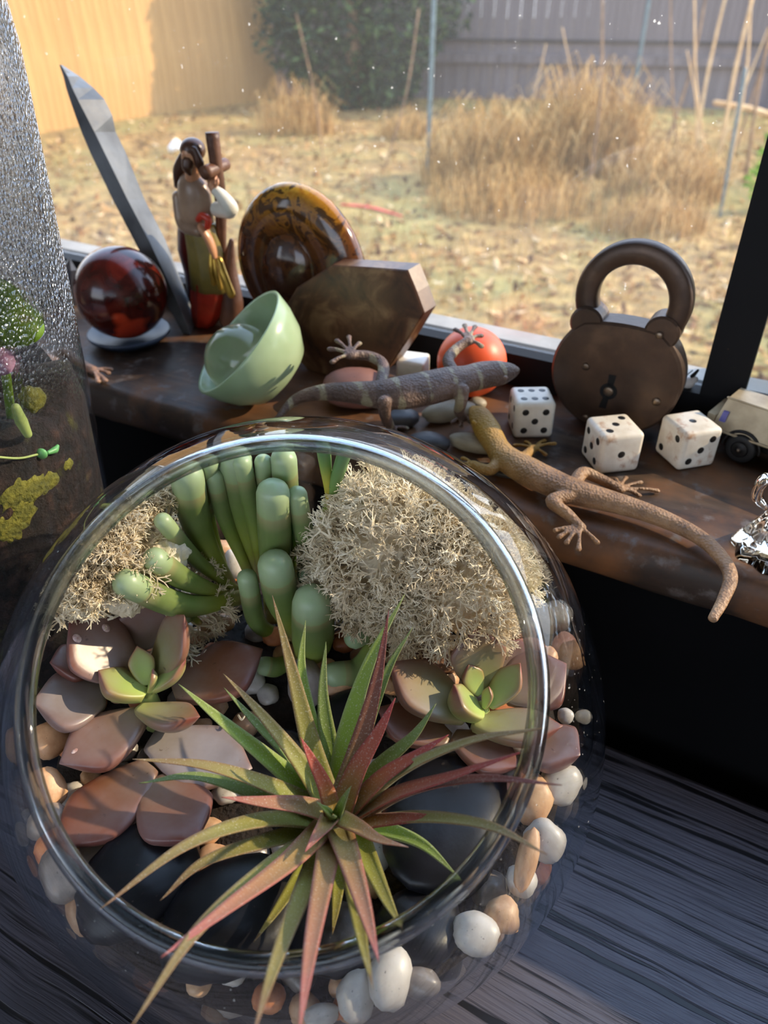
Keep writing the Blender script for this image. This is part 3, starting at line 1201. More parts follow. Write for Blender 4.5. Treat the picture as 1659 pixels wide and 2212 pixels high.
# pebbles seen singly
wl = 'white quartz pebble resting against the right wall of the bowl'
for (kind, px, py, dz, wpx, hpx, lab, grp) in [
        ('white', 1240, 1548, 0.6, 36, 34, 'tiny bright white pebble above the outermost right leaf', None),
        ('white', 1212, 1695, 0.7, 84, 96, 'bluish white rounded pebble right of the maroon leaf tip', None),
        ('tan', 1160, 1745, 0.5, 80, 100, 'pale peach pebble wedged beside the right lip', None),
        ('white', 1182, 1800, 0.9, 92, 82, 'large smooth white pebble right of the maroon leaf tip', None),
        ('tan', 1160, 1885, 0.5, 46, 130, 'long tan pebble standing on end against the right glass', None),
        ('white', 1128, 1892, 0.7, 62, 70, 'pinkish white pebble left of the long tan one', None),
        ('tan', 1085, 1978, 0.6, 76, 74, 'cream coloured pebble at the lower right of the bowl', None),
        ('white', 1022, 2055, 0.9, 105, 88, 'big bluish white pebble lying low against the front right glass', None),
        ('white', 858, 2122, 1.1, 92, 130, 'tall milky pebble standing right of the brown tipped leaf', None),
        ('white', 785, 2160, 1.0, 84, 110, 'three cornered white pebble under the brown tipped leaf', None),
        ('white', 705, 2200, 0.8, 80, 46, 'low white pebble under the front lip', None),
        ('tan', 745, 2120, 0.3, 70, 50, 'tan pebble half hidden behind the white ones', None),
        ('orange', 735, 2165, 0.2, 44, 44, 'small rust coloured pebble behind the front white ones', None),
        ('tan', 8, 1610, 0.6, 70, 80, 'brownish pebble at the left glass beside the rosette leaf', None),
        ('tan', 12, 1735, 0.7, 70, 100, 'pale cream pebble against the left glass', None),
        ('grey', 35, 1815, 0.6, 90, 80, 'smoky grey pebble below the pale cream one', None),
        ('orange', 50, 1905, 0.8, 88, 100, 'salmon pink pebble against the left glass', None),
        ('grey', 92, 1960, 0.8, 90, 130, 'clear grey quartz pebble overlapping the salmon one', None),
        ('tan', 165, 2000, 0.8, 62, 96, 'tan pebble with a crusty end at the lower left', None),
        ('white', 185, 1850, -0.2, 115, 60, 'white pebble tucked below the lowest rosette leaf', None),
        ('grey', 262, 1795, -0.4, 90, 90, 'grey white pebble between two lower rosette leaves', None),
        ('grey', 225, 1850, -0.3, 60, 50, 'dull grey pebble beside the bluish black stone', None),
        ('tan', 195, 1905, 0.2, 40, 40, 'small cream pebble at the edge of the bluish black stone', None),
        ('tan', 470, 1348, 0.2, 70, 48, 'flat tan pebble below the lying green fingers', None),
        ('orange', 590, 1375, 0.1, 50, 40, 'brown pebble under the curved green finger', None),
        ('orange', 742, 1392, 0.3, 48, 34, 'orange pebble beside the hooked green finger', None),
        ('orange', 742, 1372, 0.3, 40, 24, 'flat orange pebble behind the hooked green finger', None),
        ('tan', 860, 1372, 0.2, 85, 60, 'tan pebble at the foot of the right moss', None),
        ('tan', 858, 1420, 0.2, 50, 40, 'small peach pebble left of the right rosette', None),
        ('tan', 838, 1485, 0.2, 52, 46, 'peach pebble beside the tall maroon leaf', None),
        ('grey', 660, 1480, 0.3, 80, 110, 'pinkish grey pebble behind the upright leaves', None),
        ('tan', 735, 1490, 0.1, 70, 40, 'rusty pebble beneath the lying green finger', None),
        ('tan', 700, 1440, 0.1, 50, 40, 'brown pebble below the big egg shaped finger', None),
        ('pink', 1190, 1395, 0.7, 80, 46, 'coral pink pebble at the back right glass', None),
        ('tan', 1210, 1418, 0.7, 48, 28, 'peach pebble touching the coral pink one', None),
        ('white', 1150, 1345, 0.8, 74, 60, 'milky pebble half under the right moss', None),
        ('tan', 1250, 1412, 0.6, 50, 56, 'brown pebble close to the right silhouette of the bowl', None),
        ('white', 500, 1215, 0.2, 40, 60, 'white pebble glimpsed between the tall green fingers', None),
        ('tan', 470, 1175, 0.3, 50, 50, 'tan pebble glimpsed behind the tall green fingers', None),
        ('tan', 525, 1160, 0.4, 40, 50, 'peach pebble behind the forked green fingers', None),
        ('pink', 1095, 1712, 0.3, 40, 46, 'coral pebble at the tip of the wide black stone', None),
        ('grey', 1105, 1668, 0.3, 46, 34, 'grey pebble under the lower right rosette leaf', None),
        ('grey', 935, 2150, 0.2, 90, 60, 'dark smoky pebble under the front right glass', None)]:
    p = inb(px, py, dz)
    dz = min(dz, pxcm(p, hpx) / 2 - 0.15)
    p = inb(px, py, dz)
    w = pxcm(p, wpx) / 2
    h = pxcm(p, hpx) / 2
    vy = (ray(px, py).normalized())
    ex = vy.cross(UP).normalized()
    ez = ex.cross(vy).normalized()
    R_ = Matrix((ex, vy, ez)).transposed()
    stone(kind, p, (w, min(w, h) * 0.85, h), lab, grp, 'pebble', R_.to_quaternion())

settle()
# the rest of the gravel: a loose layer between the plants, no stone inside another
def free(p, r):
    for st in STONES:
        d = p - st[1]
        L_ = d.length
        if L_ < 4 and L_ < reach(st, d.normalized()) + r * 0.9:
            return False
    return True


cnt = 0
tries = 0
while cnt < 110 and tries < 9000:
    tries += 1
    q = rnd.uniform(0, 2 * math.pi)
    rr = bed_r(q) * math.sqrt(rnd.uniform(0.05, 1.0))
    p = c0 + Vector((math.cos(q) * rr, math.sin(q) * rr, 0))
    p.z = soil_z(p.y) - 0.42
    r = rnd.uniform(0.28, 0.5) * (1 - 0.45 * min(1, tries / 5000))
    if (p - BC).length > RIN - r * 1.2 - 0.05 or not free(p, r):
        continue
    k = rnd.choices(['white', 'tan', 'orange', 'grey'], [3, 4, 2, 3])[0]
    lab = {'white': 'small white pebble half sunk in the dark soil of the bowl', 'tan': 'small tan pebble half sunk in the dark soil of the bowl',
           'orange': 'small rusty pebble half sunk in the dark soil of the bowl', 'grey': 'small grey pebble half sunk in the dark soil of the bowl'}[k]
    stone(k, p, (r * 1.15, r, r * 0.75), lab, 'small %s gravel in the bowl' % k)
    cnt += 1
# gravel showing through the wall below the bed
cnt2 = 0
for i in range(900):
    if cnt2 >= 48:
        break
    q = rnd.uniform(0, 2 * math.pi)
    zz = rnd.uniform(1.4, 4.2)
    r = rnd.uniform(0.3, 0.55)
    rad = math.sqrt(max(0.1, (RIN - r - 0.05) ** 2 - (zz - BC.z) ** 2))
    p = Vector((BC.x + rad * math.cos(q), BC.y + rad * math.sin(q), zz))
    if p.z > soil_z(p.y) - 0.75 or not free(p, r):
        continue
    cnt2 += 1
    k = rnd.choices(['white', 'tan', 'orange', 'grey', 'black'], [2, 3, 1, 3, 4])[0]
    stone(k, p, (r, r, r * 0.8), 'small %s pebble pressed against the glass below the soil line' % k, 'small %s gravel under the soil line' % k)
# ================================================================== plants in the bowl
# ---- succulent leaf: thick, spoon shaped, pointed
def spoon(base, tip, width, thick, nrm, curl=0.12, pointy=1.0, nl=20, nc=18):
    base, tip = Vector(base), Vector(tip)
    d = tip - base
    L = d.length
    d.normalize()
    nrm = Vector(nrm)
    nrm = (nrm - d * nrm.dot(d)).normalized()
    sd = d.cross(nrm)
    V, F, A, Ed = [], [], [], []
    for i in range(nl + 1):
        t_ = i / nl
        # outline: narrow foot, widest at two thirds, pointed end
        w = 0.30 * (1 - t_) + math.sin(math.pi * min(1, t_ ** 1.05 * 0.76 + 0.02)) ** 0.9
        if t_ > 0.60:
            e = (t_ - 0.60) / 0.40
            w *= max(0.0, 1 - e ** (1.55 / pointy)) ** 0.85
        w = max(w, 0.015) * width * 0.5
        th = (0.55 + 0.6 * math.sin(math.pi * min(1, t_ * 0.8 + 0.1))) * thick
        if t_ > 0.7:
            th *= max(0.03, 1 - ((t_ - 0.7) / 0.3) ** 2.2)
        c = base + d * (L * t_) + nrm * (L * curl * (t_ ** 2 - t_))
        for k in range(nc):
            a = 2 * math.pi * k / nc
            x, z = math.cos(a), math.sin(a)
            xx = math.copysign(abs(x) ** 0.9, x)
            if z >= 0:
                zz = z * 0.30 * th - 0.22 * th * (1 - x * x) * math.sin(math.pi * t_) * 0.5 + 0.10 * th * abs(x)
            else:
                zz = -(abs(z) ** 1.15) * 0.85 * th
            V.append(c + sd * (xx * w) + nrm * zz)
            A.append(t_)
            Ed.append(abs(x) ** 3 * (0.35 + 0.65 * t_) + max(0, t_ - 0.86) * 5)
    for i in range(nl):
        for k in range(nc):
            k2 = (k + 1) % nc
            F.append((i * nc + k, i * nc + k2, (i + 1) * nc + k2, (i + 1) * nc + k))
    F.append(tuple(range(nc - 1, -1, -1)))
    F.append(tuple(nl * nc + k for k in range(nc)))
    return V, F, {'t': A, 'edge': Ed}


def leafmat(name, foot, body, tip, edge, powder=0.35, rough=0.36):
    t = NT(name)
    c = t.ramp(t.attr('t'), [(0.05, foot), (0.45, body), (0.97, tip)])
    e = t.math('MULTIPLY', t.attr('edge'), 1.0, True)
    c = t.mix(e, c, edge)
    f = t.noise(70, 4, 0.6)
    c = t.mix(t.ramp(f, [(0.35, (0, 0, 0)), (0.75, (powder,) * 3)]), c, srgb(176, 172, 180))
    d = t.noise(420, 3, 0.6)
    c = t.mix(t.ramp(d, [(0.70, (0, 0, 0)), (0.76, (0.6, 0.6, 0.6))]), c, srgb(60, 40, 28))
    return t.done(t.bsdf(c, rough, t.bump(t.noise(800, 2), 0.05, 0.0003), **{'Subsurface Weight': 0.12, 'Subsurface Radius': (0.004, 0.003, 0.0015), 'Subsurface Scale': 0.5, 'Specular IOR Level': 0.55}))


m_mauve = leafmat('mauve_leaf', srgb(134, 116, 94), srgb(134, 104, 90), srgb(122, 80, 66), srgb(112, 52, 38), 0.3)
m_brownl = leafmat('copper_leaf', srgb(122, 94, 68), srgb(126, 82, 56), srgb(118, 64, 44), srgb(104, 44, 30), 0.22)
m_greyl = leafmat('grey_blue_leaf', srgb(128, 118, 106), srgb(134, 124, 124), srgb(116, 104, 106), srgb(122, 78, 60), 0.45)
m_mixl = leafmat('green_mauve_leaf', srgb(150, 154, 92), srgb(138, 132, 94), srgb(136, 98, 76), srgb(126, 64, 46), 0.28)
m_younger = leafmat('young_green_leaf', srgb(178, 198, 108), srgb(156, 176, 98), srgb(150, 148, 92), srgb(142, 72, 64), 0.22)
m_scar = mottled('pale_leaf_scar', [(0.35, srgb(170, 130, 124)), (0.65, srgb(226, 206, 204))], 700, 0.6, 0.5, 900, bdist=0.0005)


def rosette(name, base_px, dz0, leaves, label):
    c = inb(base_px[0], base_px[1], dz0)
    foot = Vector((c.x, c.y, soil_z(c.y) - 0.35))
    root = thing(name, foot, label, 'succulent')
    mk('stem', tube([foot, foot.lerp(c, 0.6) + Vector((0.05, 0, 0)), c], [0.3, 0.26, 0.22], 10), m_younger, root)
    objs = []
    for (b, db, tpx, dt, w, th, mt, k, curl) in leaves:
        B = inb(b[0], b[1], dz0 + db)
        T = inb(tpx[0], tpx[1], dz0 + dt)
        # hold every leaf inside the glass
        for p in (B, T):
            dd = p - BC
            if dd.length > RIN - 0.25:
                p[:] = BC + dd.normalized() * (RIN - 0.25)
        out = (T - c)
        out.z = 0
        if out.length > 0:
            out.normalize()
        nrm = UP * (1 - k) - out * k
        mid = B.lerp(T, 0.55)
        W = pxcm(mid, w)
        g = spoon(B, T, W, W * th, nrm, curl)
        objs.append((mk('leaf', g, mt, root), B, T, W, nrm))
    return root, objs


MV, BW, GY, MX, YG = m_mauve, m_brownl, m_greyl, m_mixl, m_younger
# (base px, lift, tip px, lift, width px, thickness ratio, material, lean, curl)
L1 = [((215, 1425), -0.25, (98, 1430), 0.5, 100, 0.30, BW, 0.1, 0.12),
      ((330, 1395), -0.3, (290, 1300), 1.2, 130, 0.26, MV, 0.35, 0.10),
      ((225, 1505), -0.2, (-25, 1515), 0.6, 150, 0.30, GY, 0.15, 0.12),
      ((325, 1600), -0.45, (545, 1660), -0.5, 150, 0.28, GY, 0.1, 0.08),
      ((325, 1655), -0.4, (118, 1830), -0.1, 150, 0.30, BW, 0.1, 0.10),
      ((330, 1690), -0.4, (425, 1815), 0.15, 150, 0.30, BW, 0.1, 0.08),
      ((375, 1495), -0.2, (568, 1402), 0.1, 150, 0.30, BW, 0.2, 0.12),
      ((305, 1545), -0.1, (128, 1650), 0.05, 140, 0.34, MV, 0.1, 0.10),
      ((290, 1460), 0.0, (150, 1338), 1.75, 145, 0.26, MV, 0.5, 0.14),
      ((330, 1455), 0.0, (398, 1328), 1.9, 110, 0.26, MX, 0.55, 0.12),
      ((300, 1530), 0.1, (432, 1548), 0.55, 84, 0.40, MX, 0.55, 0.16),
      ((315, 1500), 0.2, (212, 1448), 0.85, 88, 0.40, YG, 0.75, 0.18),
      ((326, 1490), 0.2, (402, 1420), 0.95, 52, 0.40, YG, 0.8, 0.14),
      ((318, 1480), 0.2, (296, 1395), 0.95, 50, 0.45, YG, 0.8, 0.12),
      ((320, 1496), 0.25, (330, 1444), 0.75, 28, 0.5, YG, 0.8, 0.10)]
rl, lo = rosette('succulent_rosette', (315, 1490), 1.05, L1, 'mauve brown succulent rosette with pale scars on its leaves beside the left moss')
# scars on two leaves
for (o, B, T, W, nrm), spots in ((lo[8], [(0.80, -0.16), (0.62, 0.27)]), (lo[7], [(0.66, -0.25), (0.80, 0.02), (0.62, 0.26)])):
    d = (T - B)
    L = d.length
    d.normalize()
    n_ = (nrm - d * nrm.dot(d)).normalized()
    sd = d.cross(n_)
    for (a, s_) in spots:
        c = B + d * (L * a) + sd * (W * s_) + n_ * (L * 0.12 * (a * a - a) + W * 0.055)
        mk('scar', sphere(c, (W * 0.075, W * 0.06, W * 0.035), 12, 8, d, sd, n_), m_scar, o)

L2 = [((985, 1440), -0.2, (885, 1385), 0.0, 95, 0.28, BW, 0.2, 0.1),
      ((1075, 1450), -0.2, (1130, 1385), 0.1, 90, 0.28, MV, 0.2, 0.1),
      ((1085, 1500), -0.15, (1248, 1430), 0.4, 150, 0.26, MV, 0.25, 0.1),
      ((970, 1600), -0.35, (815, 1528), -0.15, 100, 0.36, BW, 0.1, 0.1),
      ((980, 1590), -0.35, (1125, 1655), -0.15, 100, 0.36, BW, 0.1, 0.1),
      ((1140, 1590), -0.3, (1300, 1640), 0.35, 125, 0.34, MV, 0.1, 0.1),
      ((1020, 1560), -0.05, (1216, 1568), 0.4, 95, 0.40, MX, 0.35, 0.14),
      ((1010, 1545), 0.0, (842, 1430), 0.9, 130, 0.34, MX, 0.3, 0.14),
      ((1042, 1490), 0.1, (1028, 1358), 1.8, 112, 0.24, MX, 0.6, 0.12),
      ((1040, 1548), 0.15, (980, 1478), 0.85, 88, 0.45, YG, 0.8, 0.18),
      ((1055, 1525), 0.15, (1124, 1432), 1.0, 66, 0.34, YG, 0.7, 0.14),
      ((1036, 1500), 0.2, (1012, 1436), 0.95, 48, 0.45, YG, 0.8, 0.12),
      ((1046, 1530), 0.25, (1056, 1482), 0.75, 26, 0.5, YG, 0.8, 0.1)]
rosette('succulent_rosette', (1040, 1530), 0.95, L2, 'green hearted succulent rosette beside the right moss')

# ---- finger leaved plant (window leaf succulent)
t = NT('finger_leaf')
co = t.attr('t')
c = t.ramp(co, [(0.02, srgb(176, 150, 104)), (0.2, srgb(154, 162, 62)), (0.5, srgb(116, 136, 66)), (0.78, srgb(106, 124, 72)), (0.875, srgb(150, 148, 104)), (0.895, srgb(150, 170, 122)), (1.0, srgb(158, 178, 140))])
f = t.noise(140, 4, 0.6)
c = t.mix(t.ramp(f, [(0.4, (0, 0, 0)), (0.8, (0.35,) * 3)]), c, srgb(138, 150, 108))
m_finger = t.done(t.bsdf(c, 0.38, t.bump(t.noise(500, 2), 0.04, 0.0003), **{'Subsurface Weight': 0.25, 'Subsurface Radius': (0.003, 0.005, 0.002), 'Subsurface Scale': 0.6}))
t = NT('yellow_finger_leaf')
c = t.ramp(t.attr('t'), [(0.02, srgb(190, 160, 60)), (0.35, srgb(184, 176, 70)), (0.7, srgb(120, 150, 76)), (1.0, srgb(92, 130, 92))])
m_finger_y = t.done(t.bsdf(c, 0.4, None, **{'Subsurface Weight': 0.25, 'Subsurface Radius': (0.003, 0.005, 0.002), 'Subsurface Scale': 0.6}))

fc = inb(600, 1330, 0.2)
fing = thing('finger_succulent', Vector((fc.x, fc.y, soil_z(fc.y) - 0.4)), 'clump of blue green finger shaped succulent leaves with translucent tips', 'succulent')


def finger(pts, wpx, mat=m_finger, prof=(0.62, 0.62, 0.8, 0.97, 1.0, 0.98), flat=1.0, seg=16, par=None):
    P = []
    for (px, py, yy) in pts:
        p = aty(px, py, yy)
        p.z = max(p.z, soil_z(p.y) - 0.4)
        dd = p - BC
        if dd.length > RIN - 0.3 and dd.dot(BA) < 4.9:
            p = BC + dd.normalized() * (RIN - 0.3)
        P.append(p)
    r = pxcm(P[-1], wpx) / 2
    # pull the end back by the cap so the dome ends at the given pixel
    P[-1] = P[-1] - (P[-1] - P[-2]).normalized() * (r * 0.75)
    return mk('leaf', tube(P, [r * k for k in prof], seg, 22, flat=flat, tattr='t'), mat, par or fing)


YB = 18.3
finger([(545, 1255, YB), (490, 1130, 18.3), (459, 1018, 17.7)], 42)
finger([(490, 1262, YB - .2), (428, 1140, 17.9), (398, 1004, 17.2)], 76)
finger([(560, 1240, YB + .3), (522, 1100, 18.6), (505, 975, 17.9)], 76)
finger([(565, 1235, YB + .1), (545, 1110, 18.3), (519, 988, 17.7)], 46)
finger([(585, 1230, YB + .2), (575, 1100, 18.5), (568, 988, 17.9)], 40)
finger([(610, 1235, YB + .2), (618, 1100, 18.5), (612, 977, 17.9)], 60)
finger([(460, 1230, YB), (448, 1140, 18.3), (444, 1068, 18.2)], 34)
finger([(480, 1225, YB + .2), (440, 1080, 18.2), (452, 990, 17.6)], 46)
finger([(590, 1330, YB - .2), (594, 1200, 17.8), (589, 1045, 17.2)], 78, prof=(0.6, 0.7, 0.9, 1.0, 1.0, 0.95))
finger([(655, 1320, YB - .1), (660, 1190, 17.9), (640, 1057, 17.5)], 46)
finger([(640, 1290, YB), (632, 1190, 18.2), (640, 1120, 18.1)], 22, m_finger_y)
finger([(525, 1285, YB - .1), (430, 1215, 17.4), (345, 1118, 16.4)], 40)
finger([(500, 1290, YB - .4), (405, 1255, 16.6), (322, 1200, 15.8)], 56)
finger([(525, 1290, YB - .5), (400, 1308, 16.3), (255, 1252, 15.1)], 66)
finger([(430, 1345, 17.0), (415, 1332, 16.9), (395, 1337, 16.7)], 24)
finger([(635, 1378, YB - .7), (560, 1350, 17.2), (531, 1238, 16.8)], 46)
finger([(640, 1380, YB - .7), (612, 1300, 17.1), (590, 1203, 16.6)], 82, prof=(0.4, 0.55, 0.85, 1.0, 1.0, 0.95))
finger([(640, 1330, YB - .4), (655, 1290, 17.6), (668, 1233, 17.3)], 50)
finger([(668, 1428, 16.6), (676, 1370, 16.4), (674, 1277, 16.1)], 98, prof=(0.45, 0.8, 0.98, 1.0, 0.98, 0.9))
finger([(640, 1418, 16.9), (600, 1440, 16.4), (555, 1438, 16.2)], 44, prof=(0.55, 0.7, 0.9, 1.0, 1.0, 0.95))
finger([(715, 1322, 17.8), (788, 1322, 17.4), (800, 1352, 16.9), (752, 1388, 16.2)], 54, m_finger, prof=(0.7, 0.7, 0.75, 0.9, 1.0, 0.95))
finger([(795, 1340, 17.2), (806, 1400, 16.4), (775, 1450, 15.9), (700, 1462, 15.6)], 60, m_finger, prof=(0.5, 0.65, 0.85, 1.0, 1.0, 0.95))
finger([(672, 1300, YB), (690, 1170, 18.2), (716, 1070, 18.0), (750, 960, 17.2)], 32, m_finger_y, prof=(0.85, 0.75, 0.62, 0.7, 0.95, 1.0))
finger([(712, 1085, 18.0), (705, 1020, 17.8), (697, 955, 17.4)], 32, m_finger_y, prof=(0.5, 0.6, 0.8, 0.95, 1.0))

# ---- reindeer moss: mounds of finely forked twigs
t = NT('cream_reindeer_moss')
c = t.ramp(t.noise(55, 4), [(0.25, srgb(228, 208, 172)), (0.6, srgb(250, 240, 216)), (0.85, srgb(255, 251, 240))])
m_moss = t.done(t.n('ShaderNodeMixShader', {0: 0.25, 1: t.bsdf(c, 0.85), 2: t.n('ShaderNodeBsdfTranslucent', {'Color': c}).outputs[0]}).outputs[0])


def twig_template(seed):
    r = random.Random(seed)
    segs = []

    def grow(p, d, L, rad, depth):
        q = p + d * L
        segs.append((p, q, rad, rad * 0.72))
        if depth == 0:
            return
        k = 2 if r.random() < 0.7 else 3
        for i in range(k):
            nd = (d + Vector((r.uniform(-1, 1), r.uniform(-1, 1), r.uniform(-0.7, 0.7))) * 0.85).normalized()
            grow(q, nd, L * r.uniform(0.68, 0.95), rad * 0.74, depth - 1)
    grow(Vector((0, 0, 0)), Vector((0, 0, 1)), 0.30, 0.050, 4)
    V, F = [], []
    for (p, q, ra, rb) in segs:
        d = (q - p).normalized()
        a = d.orthogonal().normalized()
        b = d.cross(a)
        k = len(V)
        for (c, rr) in ((p, ra), (q, rb)):
            for j in range(3):
                an = 2 * math.pi * j / 3
                V.append(tuple(c + a * (rr * math.cos(an)) + b * (rr * math.sin(an))))
        for j in range(3):
            j2 = (j + 1) % 3
            F.append((k + j, k + j2, k + 3 + j2, k + 3 + j))
        F.append((k + 3, k + 4, k + 5))
    return np.array(V), F


TW = [twig_template(i) for i in range(7)]


def moss(blobs, n, label, seed, clear=()):
    """blobs: list of (centre, radius) whose union is the mound"""
    r = random.Random(seed)
    Vs, Fs, k = [], [], 0
    made = 0
    while made < n:
        c, R_ = r.choice(blobs)
        d = Vector((r.gauss(0, 1), r.gauss(0, 1), r.gauss(0, 1) + 0.55)).normalized()
        p = c + Vector((d.x * R_[0], d.y * R_[1], d.z * R_[2])) * (0.72 + 0.28 * r.random())
        if p.z < soil_z(p.y) - 0.2:
            continue
        if any(((p.x - c2.x) / R2[0]) ** 2 + ((p.y - c2.y) / R2[1]) ** 2 + ((p.z - c2.z) / R2[2]) ** 2 < 1 for c2, R2 in clear):
            continue
        if any(((p.x - c2.x) / (R2[0] * 0.85)) ** 2 + ((p.y - c2.y) / (R2[1] * 0.85)) ** 2 + ((p.z - c2.z) / (R2[2] * 0.85)) ** 2 < 0.75 for c2, R2 in blobs if c2 is not c):
            continue
        if (p - BC).length > RIN - 0.75 and (p - BC).dot(BA) < 5.0:
            p = BC + (p - BC).normalized() * (RIN - 0.75)
            d = (d - (p - BC).normalized() * 0.9).normalized()
        tv, tf = r.choice(TW)
        q = d.to_track_quat('Z', 'Y') @ Matrix.Rotation(r.uniform(0, 6.28), 3, 'Z').to_quaternion()
        M_ = np.array(q.to_matrix()) * r.uniform(0.8, 1.15)
        v = tv @ M_.T + np.array(p)
        Vs.append(v)
        Fs += [tuple(i + k for i in f) for f in tf]
        k += len(v)
        made += 1
    for (c, R_) in blobs[:2]:          # dense heart of each tuft
        gv, gf = sphere(c, (R_[0] * 0.70, R_[1] * 0.70, R_[2] * 0.70), 72, 48)
        gv = [c + (q - c) * (1 + 0.16 * mnoise.noise(q * 3.5) + 0.10 * mnoise.noise(q * 9)) for q in gv]
        Vs.append(np.array([tuple(q) for q in gv]))
        Fs += [tuple(i + k for i in f) for f in gf]
        k += len(gv)
    V = np.concatenate(Vs)
    # press anything that pokes through the glass back inside
    dd = V - np.array(BC)
    ln = np.linalg.norm(dd, axis=1)
    out = (ln > RIN - 0.06) & (dd @ np.array(BA) < BR * math.cos(TH) + 0.2)
    V[out] = np.array(BC) + dd[out] / ln[out][:, None] * (RIN - 0.06)
    o = mk('reindeer_moss', (V, Fs), m_moss, smooth=False)
    tag(o, label, 'moss', kind='stuff')
    return o


def mp(px, py, z, r):
    return (at(px, py, z), r)


CLR = [(inb(290, 1450, 1.7), (2.7, 1.7, 1.9)), (inb(110, 1480, 1.6), (1.7, 1.7, 1.3)), (inb(200, 1400, 2.2), (1.7, 1.3, 1.3)), (inb(210, 1390, 3.2), (1.6, 1.2, 1.2))]
for (px, py, yy) in ((225, 1252, 15.0), (300, 1190, 15.7), (330, 1110, 16.3), (255, 1252, 15.1), (330, 1285, 15.7), (400, 1308, 16.3), (322, 1200, 15.8), (370, 1235, 16.3), (420, 1262, 16.7), (345, 1118, 16.4), (400, 1175, 17.0)):
    q_ = aty(px, py, yy)
    for j in range(4):
        CLR.append((q_ + (CAMP - q_).normalized() * (0.5 * j), (0.85, 0.85, 0.85)))
moss([(Vector((0.4, 17.6, 9.6)), (2.1, 1.5, 2.7)), (Vector((2.1, 17.0, 9.4)), (1.7, 1.4, 2.1)), (Vector((0.8, 17.2, 8.9)), (1.9, 1.2, 1.3)), (Vector((-0.5, 17.7, 8.8)), (1.2, 1.2, 2.0))], 1150,
     'big cream mound of reindeer moss behind the green hearted rosette', 3, [(inb(1040, 1500, 1.3), (2.3, 1.5, 1.8)), (inb(1032, 1430, 2.2), (1.3, 1.0, 1.1)), (inb(1032, 1400, 2.9), (1.1, 0.9, 1.0)), (inb(780, 1370, 1.0), (1.0, 1.0, 0.9)), (inb(780, 1370, 2.0), (0.8, 0.8, 0.8))])
moss([(Vector((-6.2, 16.9, 10.7)), (1.1, 0.9, 1.3)), (Vector((-7.2, 16.2, 10.0)), (1.1, 1.0, 1.3)), (Vector((-7.9, 15.3, 9.5)), (0.9, 1.0, 1.2)), (Vector((-8.2, 14.9, 9.3)), (0.8, 1.0, 1.3)), (Vector((-7.4, 16.4, 10.6)), (1.1, 0.9, 1.1)), (Vector((-6.6, 16.9, 8.9)), (1.4, 1.1, 1.6))], 900,
     'cream reindeer moss against the left wall of the bowl behind the scarred rosette', 5, CLR)

# ---- air plant
def blade(P, W, nrm_ref, chan=0.35, nl=30, nc=5):
    """channelled, tapering strap leaf with real thickness; W = width at the foot"""
    path = catmull(P, nl)
    V, F, A, Ed = [], [], [], []
    fr = frames(path, nrm_ref)
    cols = 2 * nc
    for i in range(nl + 1):
        t_ = i / nl
        T, nn, b = fr[i]
        w = W * 0.5 * (1.04 - 0.30 * t_ - 0.725 * t_ ** 1.6)
        th = 0.085 * (W / 0.55) * (1 - 0.8 * t_) + 0.012
        for s_ in (1, -1):
            rng = range(nc) if s_ > 0 else range(nc - 1, -1, -1)
            for k in rng:
                x = -1 + 2 * k / (nc - 1)
                e = x * x
                V.append(path[i] + b * (x * w * (1 - 0.12 * e)) + nn * (chan * w * e + s_ * th * (1 - 0.55 * e) * 0.5))
                A.append(t_)
                Ed.append(e)
    for i in range(nl):
        for k in range(cols):
            k2 = (k + 1) % cols
            F.append((i * cols + k, i * cols + k2, (i + 1) * cols + k2, (i + 1) * cols + k))
    F.append(tuple(range(cols - 1, -1, -1)))
    F.append(tuple(nl * cols + k for k in range(cols)))
    return V, F, {'t': A, 'edge': Ed}


def airmat(name, foot, mid, tip, edge, dry=None):
    t = NT(name)
    stops = [(0.0, foot), (0.4, mid), (0.9 if dry else 0.97, tip)]
    if dry:
        stops += [(0.93, dry)]
    c = t.ramp(t.attr('t'), stops)
    c = t.mix(t.math('MULTIPLY', t.math('POWER', t.attr('edge'), 2.5), 0.65), c, edge)
    f = t.noise(90, 4, 0.6)
    c = t.mix(t.ramp(f, [(0.4, (0, 0, 0)), (0.8, (0.5,) * 3)]), c, mid)
    fuzz = t.noise(2600, 2, 0.5)
    c = t.mix(t.ramp(fuzz, [(0.58, (0, 0, 0)), (0.72, (0.4,) * 3)]), c, srgb(212, 206, 190))
    d = t.bsdf(c, 0.55, t.bump(fuzz, 0.25, 0.0003), **{'Specular IOR Level': 0.35, 'Sheen Weight': 0.15})
    tl = t.n('ShaderNodeBsdfTranslucent', {'Color': c}).outputs[0]
    return t.done(t.n('ShaderNodeMixShader', {0: 0.22, 1: d, 2: tl}).outputs[0])


OL, GR, RD, PK, MR, LM = (airmat('olive_blade', srgb(146, 156, 58), srgb(136, 132, 64), srgb(128, 98, 72), srgb(136, 92, 72)),
                          airmat('green_blade', srgb(140, 164, 54), srgb(116, 138, 60), srgb(108, 122, 76), srgb(136, 136, 82)),
                          airmat('red_blade', srgb(150, 140, 56), srgb(158, 84, 56), srgb(156, 58, 62), srgb(152, 56, 64)),
                          airmat('pink_blade', srgb(146, 140, 60), srgb(152, 116, 76), srgb(176, 98, 96), srgb(176, 86, 94)),
                          airmat('maroon_blade', srgb(142, 138, 56), srgb(122, 80, 56), srgb(110, 50, 54), srgb(116, 56, 56)),
                          airmat('lime_blade', srgb(146, 176, 48), srgb(132, 160, 50), srgb(126, 134, 78), srgb(170, 176, 128)))
DRY = airmat('dry_tipped_blade', srgb(160, 170, 60), srgb(150, 150, 60), srgb(134, 120, 66), srgb(150, 130, 80), srgb(96, 56, 40))
